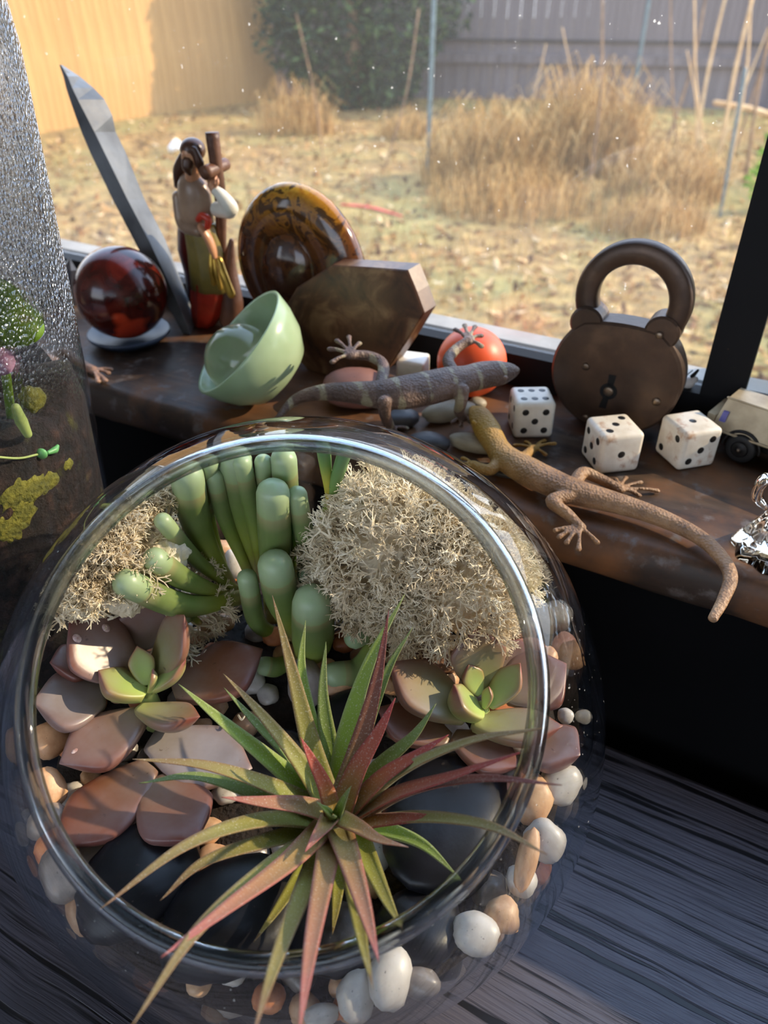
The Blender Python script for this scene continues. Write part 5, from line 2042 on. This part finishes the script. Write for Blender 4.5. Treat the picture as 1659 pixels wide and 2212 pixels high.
G1Z = SILL + 2.55
def g1(px, py, dz=0.0):
    return at(px, py, G1Z + dz)


k1 = pxcm(g1(900, 840), 1.0)
body = [(g1(598, 905, -1.6), 7 * k1), (g1(640, 862, -1.1), 14 * k1), (g1(700, 847, -0.6), 20 * k1), (g1(770, 848, -0.3), 26 * k1), (g1(820, 852, -0.1), 33 * k1), (g1(870, 848), 39 * k1), (g1(925, 838), 40 * k1), (g1(975, 826), 38 * k1),
        (g1(1012, 818), 32 * k1), (g1(1045, 810), 33 * k1), (g1(1080, 805), 30 * k1), (g1(1105, 801, -0.05), 19 * k1), (g1(1113, 800, -0.08), 12 * k1)]
legs = [([g1(822, 838), g1(828, 790, 0.15), g1(800, 770, 0.3), g1(758, 766, 0.45)], 15 * k1, 11 * k1, 17 * k1, [g1(712, 754, 0.5), g1(728, 736, 0.6), g1(754, 728, 0.65), g1(776, 742, 0.55), g1(718, 782, 0.4)], 5.5 * k1),
        ([g1(985, 812), g1(968, 778, 0.2), g1(988, 752, 0.35), g1(1012, 736, 0.5)], 15 * k1, 11 * k1, 16 * k1, [g1(984, 712, 0.55), g1(1004, 703, 0.6), g1(1026, 706, 0.6), g1(1040, 725, 0.5), g1(1040, 748, 0.4)], 5.5 * k1),
        ([g1(830, 868), g1(832, 895, -0.6), g1(840, 915, -1.5), at(846, 925, SILL + 0.35)], 15 * k1, 10 * k1, 13 * k1, [at(820, 935, SILL + 0.2), at(860, 940, SILL + 0.2), at(878, 925, SILL + 0.2)], 5 * k1),
        ([g1(1000, 842), g1(996, 870, -0.5), g1(992, 888, -1.2), at(1000, 902, SILL + 0.55)], 15 * k1, 11 * k1, 13 * k1, [at(978, 912, SILL + 0.45), at(996, 920, SILL + 0.4), at(1016, 912, SILL + 0.4)], 5 * k1)]
ax1 = (g1(1045, 810) - g1(820, 852)).normalized()
m_g1 = gmat('brown_banded_gecko', srgb(74, 58, 50), srgb(104, 82, 70), srgb(134, 110, 96), srgb(150, 140, 112), ax1)
gecko('gecko', body, legs, m_g1, 'brown gecko figure with pale bands climbing over the pink stone', eyes=[(g1(1078, 786, 0.2), 6 * k1), (g1(1092, 816, 0.2), 6 * k1)])


def g2(px, py, dz=0.0):
    return at(px, py, SILL + 0.62 + dz)


k2 = pxcm(g2(1150, 1020), 1.0)
body = [(g2(1024, 886, 0.25), 14 * k2), (g2(1036, 898, 0.3), 27 * k2), (g2(1052, 928, 0.25), 32 * k2), (g2(1074, 966, 0.1), 28 * k2), (g2(1096, 992), 33 * k2), (g2(1140, 1018), 36 * k2), (g2(1190, 1042), 34 * k2), (g2(1240, 1062), 31 * k2),
        (g2(1300, 1078, -0.05), 27 * k2), (g2(1370, 1098, -0.1), 23 * k2), (g2(1440, 1124, -0.15), 20 * k2), (g2(1510, 1160, -0.2), 17 * k2), (g2(1556, 1202, -0.25), 15 * k2), (g2(1578, 1246, -0.3), 13.5 * k2), (g2(1562, 1296, -0.35), 11 * k2), (g2(1540, 1336, -0.4), 9 * k2)]
legs = [([g2(1098, 985), g2(1128, 988, -0.05), g2(1140, 980, -0.2), g2(1152, 968, -0.3)], 15 * k2, 10 * k2, 13 * k2, [g2(1112, 962, -0.42), g2(1136, 955, -0.42), g2(1176, 952, -0.45), g2(1198, 958, -0.45), g2(1178, 982, -0.5)], 4.8 * k2),
        ([g2(1080, 990), g2(1062, 1014, -0.15), g2(1040, 1012, -0.3), g2(1022, 1004, -0.35)], 15 * k2, 11 * k2, 13 * k2, [g2(1000, 990, -0.4), g2(992, 1004, -0.45), g2(1000, 1018, -0.45)], 4.8 * k2),
        ([g2(1238, 1052), g2(1258, 1022, 0.05), g2(1290, 1032, -0.1), g2(1338, 1056, -0.3)], 16 * k2, 11 * k2, 14 * k2, [g2(1330, 1036, -0.4), g2(1352, 1032, -0.42), g2(1384, 1042, -0.45), g2(1420, 1060, -0.5), g2(1380, 1070, -0.5)], 4.8 * k2),
        ([g2(1238, 1072), g2(1192, 1082, 0.0), g2(1225, 1110, -0.15), g2(1252, 1138, -0.3)], 16 * k2, 11 * k2, 14 * k2, [g2(1200, 1146, -0.35), g2(1208, 1160, -0.4), g2(1224, 1172, -0.42), g2(1250, 1186, -0.45), g2(1290, 1172, -0.45)], 5 * k2)]
ax2 = (g2(1040, 900) - g2(1300, 1078)).normalized()
m_g2 = gmat('tan_gecko', srgb(104, 78, 56), srgb(146, 112, 80), srgb(172, 140, 104), None, ax2, (0.012, 0.05, srgb(172, 134, 36)))
gecko('gecko', body, legs, m_g2, 'tan gecko figure with a yellow head lying along the sill edge', eyes=[(g2(1022, 912, 0.55), 6 * k2), (g2(1056, 902, 0.5), 6 * k2)])


def g3(px, py, dz=0.0):
    return at(px, py, SILL + 0.4 + dz)


k3 = pxcm(g3(200, 800), 1.0)
body = [(g3(-20, 700), 8 * k3), (g3(20, 735), 22 * k3), (g3(70, 765), 26 * k3), (g3(115, 790), 22 * k3), (g3(140, 812), 14 * k3)]
legs = [([g3(100, 775), g3(140, 762), g3(170, 782, -0.1), g3(202, 800, -0.15)], 13 * k3, 10 * k3, 12 * k3, [g3(240, 798, -0.2), g3(234, 806, -0.2), g3(228, 822, -0.25), g3(212, 824, -0.25)], 4.5 * k3)]
m_g3 = gmat('pinkish_gecko', srgb(120, 92, 76), srgb(160, 126, 106), srgb(190, 158, 136))
gecko('gecko', body, legs, m_g3, 'pinkish gecko figure reaching out from behind the tall jar')

# ---- antique padlock
m_iron = mottled('dark_bronze_iron', [(0.25, srgb(52, 40, 33)), (0.55, srgb(80, 62, 50)), (0.8, srgb(116, 92, 72))], 55, 0.42, 0.15, 300, Metallic=0.5)
m_iron_l = mottled('worn_iron_edge', [(0.3, srgb(84, 70, 58)), (0.7, srgb(140, 122, 104))], 120, 0.35, Metallic=0.8)
PLN = at(1325, 932, SILL).dot(N) - 0.3
lk = thing('padlock', at(1325, 930, SILL), 'old dark iron padlock with a round body and thick ring shackle', 'padlock')
lc = atn(1328, 806, PLN)
kk = pxcm(lc, 1.0)
eU = (U + UP * 0.03).normalized()
eV = (UP - U * 0.03).normalized()
TH_ = 1.15


def lp(px, py, d=0.0):
    """photo pixel on the lock's face, pushed d cm behind the face"""
    return atn(px, py, PLN) + N * d


outl = []
for i in range(72):
    a = 2 * math.pi * i / 72
    x, y = math.cos(a), math.sin(a)
    r = 141
    yy = r * y * 0.97
    xx = r * x
    if yy > 112:
        yy = 112 + (yy - 112) * 0.35
    outl.append(lc + eU * (xx * kk) + eV * (yy * kk))
outl.reverse()
lowz = min(p.z for p in outl)
sh = UP * (SILL + 0.01 - lowz)
outl = [p + sh for p in outl]
mk('body', prism(outl, N * TH_, 0.10), m_iron, lk, smooth=False)
for (px, py) in ((1266, 690), (1430, 712)):
    c = lp(px, py) + sh
    pts = [c + eU * (36 * kk * math.cos(2 * math.pi * i / 28)) + eV * (36 * kk * math.sin(2 * math.pi * i / 28)) for i in range(27, -1, -1)]
    mk('lug', prism([p + N * 0.06 for p in pts], N * (TH_ - 0.12), 0.08), m_iron, lk, smooth=False)
# shackle: flat sided ring
cs = lp(1362, 645) + sh + N * (TH_ / 2)
path = []
for i in range(41):
    a = math.radians(-32 + 244 * i / 40)
    path.append(cs + eU * (96 * kk * math.cos(a)) + eV * (96 * kk * math.sin(a)))
path = [lp(1432, 712) + sh + N * TH_ / 2] + path + [lp(1266, 694) + sh + N * TH_ / 2]
V, F = [], []
fr = frames(path, N)
prof = [(-1, -0.6), (-0.75, -1), (0.75, -1), (1, -0.6), (1, 0.6), (0.75, 1), (-0.75, 1), (-1, 0.6)]
for i, p in enumerate(path):
    T, nn, b = fr[i]
    for (x, y) in prof:
        V.append(p + b * (x * 23 * kk) + nn * (y * 0.36))
m8 = len(prof)
for i in range(len(path) - 1):
    for k in range(m8):
        k_ = (k + 1) % m8
        F.append((i * m8 + k, i * m8 + k_, (i + 1) * m8 + k_, (i + 1) * m8 + k))
F.append(tuple(range(m8 - 1, -1, -1)))
F.append(tuple((len(path) - 1) * m8 + k for k in range(m8)))
mk('shackle', (V, F), m_iron, lk)
for (px, py, r) in ((1426, 714, 8), (1267, 782, 9), (1420, 858, 10), (1267, 893, 9)):
    mk('rivet', sphere(lp(px, py) + sh, (r * kk, r * kk, r * kk * 0.45), 14, 8, eU, eV, -N), m_iron_l, lk)
m_hole = mottled('keyhole_black', [(0.3, (0.002, 0.002, 0.002)), (0.7, (0.004, 0.004, 0.004))], 30, 0.9)
kc = lp(1316, 836) + sh - N * 0.012
ring_ = [kc + eU * (19 * kk * math.cos(2 * math.pi * i / 24)) + eV * (19 * kk * math.sin(2 * math.pi * i / 24)) for i in range(23, -1, -1)]
sl1 = [kc + (eU * x + eV * y) * kk for (x, y) in ((-5, 10), (8, 10), (12, 40), (-4, 40))]
sl2 = [kc + (eU * x + eV * y) * kk for (x, y) in ((-16, -42), (0, -42), (4, -10), (-9, -10))]
mk('keyhole', join(prism(ring_, N * 0.03), prism(sl1[::-1], N * 0.03), prism(sl2[::-1], N * 0.03)), m_hole, lk, smooth=False)
mk('key_pin', sphere(kc, (11 * kk, 11 * kk, 0.05), 16, 8, eU, eV, N), m_iron_l, lk)

# ---- tin toy car
m_tin = mottled('worn_cream_tin', [(0.3, srgb(150, 132, 104)), (0.6, srgb(196, 178, 146)), (0.8, srgb(214, 204, 184))], 60, 0.4, 0.1, 200, Metallic=0.25)
m_tind = mottled('dark_tin', [(0.3, srgb(24, 22, 22)), (0.7, srgb(52, 48, 46))], 60, 0.5, Metallic=0.4)
m_tyre = mottled('black_toy_tyre', [(0.3, srgb(18, 17, 17)), (0.7, srgb(36, 34, 33))], 60, 0.6)
m_blue = mottled('blue_tail_lamp', [(0.3, srgb(84, 80, 150)), (0.7, srgb(120, 116, 186))], 60, 0.3)
ce = (at(1659, 961, SILL + 1.1) - at(1541, 920, SILL + 1.1)).normalized()      # along the car
ce.z = 0
ce.normalize()
cn = UP.cross(ce)
cb = at(1541, 922, SILL + 1.05)
car = thing('toy_car', Vector((cb.x, cb.y, SILL)) + ce * 2.5 + cn * 1.2, 'worn cream tin toy car parked on the sill beside a die', 'toy car')


def cpt(l, w, h):
    """l along, w across (0 = near side), h above the sill"""
    return Vector((cb.x, cb.y, SILL)) + ce * l + cn * w + UP * h


CL, CW = 6.2, 1.8


def hexa(p):
    return p, [(0, 1, 2, 3), (7, 6, 5, 4), (0, 4, 5, 1), (1, 5, 6, 2), (2, 6, 7, 3), (3, 7, 4, 0)]


mk('body', hexa([cpt(-0.12, 0, 0.95), cpt(CL, 0, 0.95), cpt(CL, CW, 0.95), cpt(-0.12, CW, 0.95), cpt(0.12, 0.42, 2.15), cpt(CL, 0.42, 2.15), cpt(CL, CW - 0.25, 2.15), cpt(0.12, CW - 0.25, 2.15)]), m_tin, car, smooth=False)
mk('roof_edge', tube([cpt(0.1, 0.40, 2.17), cpt(CL, 0.40, 2.17)], [0.045, 0.045], 8, 4), m_tin, car)
mk('side_bead', tube([cpt(-0.1, -0.02, 1.0), cpt(CL, -0.02, 1.0)], [0.05, 0.05], 8, 4), m_tin, car)
mk('bumper', hexa([cpt(-0.32, 0.1, 0.72), cpt(-0.1, 0.0, 0.72), cpt(-0.1, CW, 0.72), cpt(-0.32, CW - 0.1, 0.72), cpt(-0.36, 0.1, 1.5), cpt(-0.05, 0.05, 1.5), cpt(-0.05, CW - 0.05, 1.5), cpt(-0.36, CW - 0.1, 1.5)]), m_tin, car, smooth=False)
mk('chassis', hexa([cpt(0.2, 0.3, 0.55), cpt(CL, 0.3, 0.55), cpt(CL, CW - 0.3, 0.55), cpt(0.2, CW - 0.3, 0.55), cpt(0.0, 0.1, 0.94), cpt(CL, 0.1, 0.94), cpt(CL, CW - 0.1, 0.94), cpt(0.0, CW - 0.1, 0.94)]), m_tind, car, smooth=False)
mk('tail_lamp', hexa([cpt(0.12, 0.02, 1.35), cpt(0.34, 0.02, 1.35), cpt(0.34, 0.14, 1.35), cpt(0.12, 0.14, 1.35), cpt(0.16, 0.12, 1.72), cpt(0.36, 0.12, 1.72), cpt(0.36, 0.24, 1.72), cpt(0.16, 0.24, 1.72)]), m_blue, car, smooth=False)
for (l, w) in ((1.15, 0.12), (4.9, 0.12), (1.15, CW - 0.12), (4.9, CW - 0.12)):
    wh = mk('wheel', lathe(cpt(l, w, 0.56), [(0.30, -0.18), (0.50, -0.20), (0.56, -0.12), (0.56, 0.12), (0.50, 0.20), (0.30, 0.18)], cn, 28), m_tyre, car)
    mk('hub', lathe(cpt(l, w, 0.56), [(0.32, -0.20), (0.26, -0.23), (0.12, -0.21), (0.11, -0.28), (0.0, -0.30)], cn, 20), m_tind, wh)
    mk('hub_cap', sphere(cpt(l, w, 0.56) - cn * 0.27, 0.075, 10, 8), m_iron_l, wh)
    arch = [cpt(l + 0.68 * math.cos(a), w - 0.10 if w < 1 else w + 0.1, 0.56 + 0.68 * math.sin(a)) for a in [math.pi * i / 12 for i in range(13)]]
    mk('fender', tube(arch, [0.06] * 3, 6, 20), m_tind, car)

# ---- glass angel ornament
ga = at(1668, 1196, SILL)
kg = pxcm(ga, 1.0)
ang = thing('glass_angel', ga, 'clear moulded glass angel ornament at the sill edge', 'ornament')
ga = Vector(ga)


def ga_(px, dz):
    return ga + U * ((px - 1668) * kg) + UP * dz


V, F = lathe(ga + UP * 0.01, [(0.0, 0), (1.18, 0.0), (1.22, 0.12), (1.05, 0.45), (0.78, 0.95), (0.52, 1.45), (0.42, 1.75), (0.0, 1.8)], seg=40)
V = [ga + Vector(((p - ga).x * (1 + 0.08 * math.sin(8 * math.atan2((p - ga).y, (p - ga).x))), (p - ga).y * (1 + 0.08 * math.sin(8 * math.atan2((p - ga).y, (p - ga).x))), (p - ga).z)) for p in V]
mk('skirt', (V, F), m_crystal, ang)
mk('torso', lathe(ga + UP * 1.80, [(0.0, 0), (0.40, 0.05), (0.56, 0.45), (0.46, 0.85), (0.0, 1.0)], seg=28), m_crystal, ang)
mk('head', sphere(ga + UP * 3.22, (0.42, 0.42, 0.46), 24, 14), m_crystal, ang)
for s_ in (-1, 1):
    w0 = ga + UP * 2.5 + U * (0.45 * s_)
    mk('wing', tube([w0, w0 + U * (0.45 * s_) + UP * 0.1 - N * 0.1, w0 + U * (0.52 * s_) - UP * 0.55, w0 + U * (0.2 * s_) - UP * 0.9], [0.2, 0.3, 0.28, 0.14], 12, 16, flat=0.6), m_crystal, ang)

# cobweb tuft with a dead fly in the window corner
cw = atn(1498, 812, 29.6)
m_web = mottled('grey_cobweb', [(0.3, srgb(170, 164, 158)), (0.7, srgb(220, 214, 206))], 300, 0.9)
cwb = thing('cobweb', Vector((cw.x, cw.y, zr - 0.02)), 'grey cobweb tuft with a dark fly in the window corner', 'cobweb')
cq = WN(ust0 - 0.55, 30.35, zr + 0.2)
mk('tuft', join(sphere(cq, (0.28, 0.2, 0.24), 12, 8), sphere(cq + U * 0.2 + UP * 0.18, (0.16, 0.12, 0.15), 10, 6)), m_web, cwb)
mk('fly', join(tube([cq + U * 0.1 + UP * 0.3, cq + U * 0.25 + UP * 0.6], [0.09, 0.05], 8, 5), tube([cq - U * 0.15 + UP * 0.25, cq + U * 0.05 + UP * 0.55], [0.02, 0.02], 5, 4)), m_hole, cwb)
# ================================================================== tall jar with condensation
JX = Vector((-14.0, 21.0, 0.0))
t = NT('misted_jar_glass')
co = t.n('ShaderNodeTexCoord').outputs['Object']
zc = t.n('ShaderNodeSeparateXYZ', {0: co}).outputs['Z']
v1 = t.n('ShaderNodeTexVoronoi', {'Scale': 850, 'Vector': co, 'Randomness': 1.0}).outputs['Distance']
v2 = t.n('ShaderNodeTexVoronoi', {'Scale': 480, 'Vector': co, 'Randomness': 1.0}).outputs['Distance']
dome = t.math('SUBTRACT', 1.0, t.math('MULTIPLY', v1, 1.5))
dome2 = t.math('SUBTRACT', 1.0, t.math('MULTIPLY', v2, 1.7), True)
h = t.math('ADD', dome, t.math('MULTIPLY', dome2, 1.2))
patch = t.noise(28, 4, 0.6)
zf = t.n('ShaderNodeMapRange', {'Value': zc, 'From Min': 0.132, 'From Max': 0.165}).outputs[0]
fog = t.math('MULTIPLY', t.ramp(patch, [(0.28, (0.35,) * 3), (0.55, (1, 1, 1))]), zf, True)
nm = t.n('ShaderNodeBump', {'Height': h, 'Strength': t.math('MULTIPLY', fog, 1.0), 'Distance': 0.0009}).outputs[0]
tr = t.n('ShaderNodeBsdfTransparent', {'Color': (0.96, 0.97, 0.96, 1)}).outputs[0]
gl = t.n('ShaderNodeBsdfGlossy', {'Roughness': 0.08, 'Normal': nm}).outputs[0]
bead = t.ramp(v1, [(0.15, (0.62, 0.61, 0.60)), (0.42, (0.25, 0.245, 0.24)), (0.62, (0.05, 0.05, 0.05))])
tl = t.n('ShaderNodeBsdfTranslucent', {'Color': bead}).outputs[0]
rf = t.n('ShaderNodeBsdfRefraction', {'Color': (0.92, 0.93, 0.93, 1), 'Roughness': 0.05, 'IOR': 1.25, 'Normal': nm}).outputs[0]
drop = t.n('ShaderNodeMixShader', {0: 0.6, 1: rf, 2: tl}).outputs[0]
a = t.n('ShaderNodeMixShader', {0: t.math('MULTIPLY', fog, 0.85), 1: tr, 2: drop}).outputs[0]
k = t.math('ADD', t.schlick(), t.math('MULTIPLY', fog, 0.10), True)
m_jar = t.done(t.n('ShaderNodeMixShader', {0: k, 1: a, 2: gl}).outputs[0])

jar = thing('glass_jar', JX, 'tall glass bottle terrarium misted with condensation left of the bowl', 'jar')
prof = [(0.0, 0.02), (3.9, 0.02), (4.25, 0.25), (4.34, 1.2), (4.41, 4), (4.57, 8), (4.75, 12), (4.93, 16), (5.08, 20), (5.14, 22.3), (5.05, 23.6), (4.7, 24.8), (4.05, 25.9), (3.2, 26.7), (2.6, 27.3), (2.45, 28.2), (2.45, 30.2), (2.65, 30.4), (2.65, 30.8)]
mk('glass_wall', lathe(JX, prof, seg=96), m_jar, jar)
mk('lid', lathe(JX, [(0.0, 30.81), (2.8, 30.81), (2.9, 31.0), (2.9, 32.2), (2.6, 32.5), (0.0, 32.6)], seg=48), mottled('cork_lid', [(0.3, srgb(140, 104, 70)), (0.7, srgb(184, 146, 104))], 120, 0.85), jar)

t = NT('jar_soil')
f = t.noise(180, 6, 0.65)
g = t.noise(60, 4, 0.6)
c = t.ramp(f, [(0.36, srgb(8, 5, 5)), (0.55, srgb(30, 19, 16)), (0.70, srgb(62, 42, 34)), (0.82, srgb(110, 86, 62))])
c = t.mix(t.ramp(g, [(0.58, (0, 0, 0)), (0.70, (0.7, 0.7, 0.7))]), c, srgb(84, 84, 36))
m_jsoil = t.done(t.bsdf(c, 0.9, t.bump(f, 0.9, 0.003)))
V, F = [], []
sg = 64
rows = [(0.3, 3.85), (1.0, 4.1), (4, 4.22), (8, 4.40), (11, 4.53), (12.6, 4.6), (13.2, 4.4), (13.4, 3.2), (13.5, 1.8), (13.5, 0.01)]
for i, (z, r) in enumerate(rows):
    for k in range(sg):
        q = 2 * math.pi * k / sg
        n_ = mnoise.noise(Vector((math.cos(q) * r * 0.8, math.sin(q) * r * 0.8, z)))
        zz = z + (n_ * 0.9 if i >= 4 else 0)
        rr = r * (1 - 0.012 * abs(n_))
        V.append((JX.x + rr * math.cos(q), JX.y + rr * math.sin(q), zz))
for i in range(len(rows) - 1):
    for k in range(sg):
        k2 = (k + 1) % sg
        F.append((i * sg + k, i * sg + k2, (i + 1) * sg + k2, (i + 1) * sg + k))
F.append(tuple(range(sg - 1, -1, -1)))
tag(mk('jar_soil', (V, F), m_jsoil), 'dark brown soil with roots filling the tall jar', 'soil', kind='stuff')


def jpt(px, py, r_frac, gap=0.45):
    """point inside the jar seen at the pixel: where the sight line is nearest the jar axis, pulled towards the viewer"""
    r = ray(px, py)
    d = Vector((r.x, r.y, 0))
    t0 = (JX - Vector((0, 0, 0))).dot(d) / d.dot(d)
    t1 = t0 - r_frac * 4.4 / d.length
    p = CAMP + r * t1
    h_ = Vector((p.x - JX.x, p.y - JX.y, 0))
    lim = 4.25 + 0.04 * p.z - gap
    if h_.length > lim:
        p = Vector((JX.x, JX.y, p.z)) + h_.normalized() * lim
    return p


def jgl(px, py, gap):
    """point just behind the front of the jar glass, on the sight line"""
    r = ray(px, py)
    lim = 4.6
    for _ in range(6):
        a = r.x ** 2 + r.y ** 2
        b = -(r.x * JX.x + r.y * JX.y)
        c = JX.x ** 2 + JX.y ** 2 - lim ** 2
        t_ = (-b - math.sqrt(max(0.0, b * b - a * c))) / a
        p = CAMP + r * t_
        lim = 4.25 + 0.04 * p.z - gap
    return p


t = NT('jar_leaf_green')
c = t.ramp(t.noise(110, 4), [(0.35, srgb(84, 120, 28)), (0.6, srgb(130, 166, 44)), (0.72, srgb(150, 120, 110))])
d = t.bsdf(c, 0.4)
tl = t.n('ShaderNodeBsdfTranslucent', {'Color': c}).outputs[0]
m_jleaf = t.done(t.n('ShaderNodeMixShader', {0: 0.4, 1: d, 2: tl}).outputs[0])
pl = thing('jar_plant', JX + UP * 13.4, 'broad green leaved plant growing inside the misted jar', 'plant')


def flatleaf(pts, width, ref):
    """leaf blade along a path with a rounded outline"""
    path = catmull(pts, 16)
    fr = frames(path, ref)
    V, F = [], []
    for i, p in enumerate(path):
        s_ = i / 16
        w = width * 0.5 * math.sin(math.pi * (0.06 + 0.90 * s_)) ** 0.6
        T, nn, b = fr[i]
        for x in (-1, -0.5, 0, 0.5, 1):
            V.append(p + b * (x * w) + nn * (0.15 * w * x * x + 0.02))
        for x in (1, 0.5, 0, -0.5, -1):
            V.append(p + b * (x * w) + nn * (0.15 * w * x * x - 0.02))
    for i in range(16):
        for k in range(10):
            k2 = (k + 1) % 10
            F.append((i * 10 + k, i * 10 + k2, (i + 1) * 10 + k2, (i + 1) * 10 + k))
    return V, F


bs = jpt(8, 850, 0.55)
bs.z = 13.2
mk('stem', tube([bs, jpt(8, 770, 0.7), jpt(2, 720, 0.75)], [0.14, 0.13, 0.11], 8, 10), m_jleaf, pl)
mk('leaf', flatleaf([jpt(0, 735, 0.75), jpt(40, 690, 0.72), jpt(88, 660, 0.62)], 1.5, ray(40, 690) * -1), m_jleaf, pl)
mk('leaf', flatleaf([jpt(0, 735, 0.75), jpt(-20, 660, 0.7), jpt(-40, 600, 0.62)], 1.6, ray(0, 660) * -1), m_jleaf, pl)
m_pinkl = mottled('pink_leaf', [(0.3, srgb(150, 100, 130)), (0.7, srgb(196, 150, 176))], 120, 0.45)
mk('pink_leaf', flatleaf([jpt(-20, 800, 0.75), jpt(5, 780, 0.78), jpt(30, 772, 0.75)], 0.7, ray(10, 780) * -1), m_pinkl, pl)
# sprout lying on the glass
sp = thing('sprout', jgl(60, 985, 0.14), 'pale curved sprout pressed against the jar glass', 'sprout')
m_sprout = mottled('pale_sprout', [(0.3, srgb(120, 140, 70)), (0.7, srgb(172, 186, 110))], 120, 0.5)
mk('stem', tube([jgl(34, 880, 0.14), jgl(46, 910, 0.14), jgl(60, 938, 0.14)], [0.12, 0.17, 0.12], 10, 10), m_sprout, sp)
sd = thing('seedling', jgl(10, 985, 0.14), 'tiny green seedling with two round leaves against the jar glass', 'seedling')
mk('stem', tube([jgl(-20, 986, 0.14), jgl(40, 990, 0.14), jgl(80, 982, 0.14)], [0.035] * 3, 7, 10), m_sprout, sd)
m_seed = mottled('seedling_green', [(0.3, srgb(70, 140, 80)), (0.7, srgb(130, 190, 120))], 120, 0.4)
mk('seed_leaf', sphere(jgl(90, 980, 0.14), (0.17, 0.1, 0.17), 14, 8), m_seed, sd)
mk('seed_leaf', tube([jgl(104, 978, 0.14), jgl(118, 972, 0.14), jgl(124, 964, 0.14)], [0.06, 0.11, 0.06], 8, 8), m_seed, sd)
# cushion moss along the glass
m_jmoss = mottled('yellow_green_jar_moss', [(0.3, srgb(60, 64, 20)), (0.6, srgb(120, 116, 40)), (0.8, srgb(164, 150, 70))], 260, 0.9, 0.8, 500, bdist=0.002)
for i, (px, py, r) in enumerate([(20, 1060, 0.7), (60, 1045, 0.55), (95, 1035, 0.4), (10, 1130, 0.6), (135, 1000, 0.3), (40, 1095, 0.5), (70, 860, 0.35)]):
    c = jgl(px, py, 0.2 + r * 0.6)
    V, F = sphere(c, r, 18, 12)
    V = [c + (p - c) * (1 + 0.3 * mnoise.noise(p * 4) + 0.15 * mnoise.noise(p * 9)) for p in V]
    V = [JX + UP * p.z + Vector((p.x - JX.x, p.y - JX.y, 0)) * min(1.0, (4.25 + 0.04 * p.z - 0.12) / max(0.01, math.hypot(p.x - JX.x, p.y - JX.y))) for p in V]
    o = mk('moss_cushion', (V, F), m_jmoss)
    tag(o, 'yellow green moss cushion on the soil inside the tall jar', 'moss', 'moss cushions in the jar')
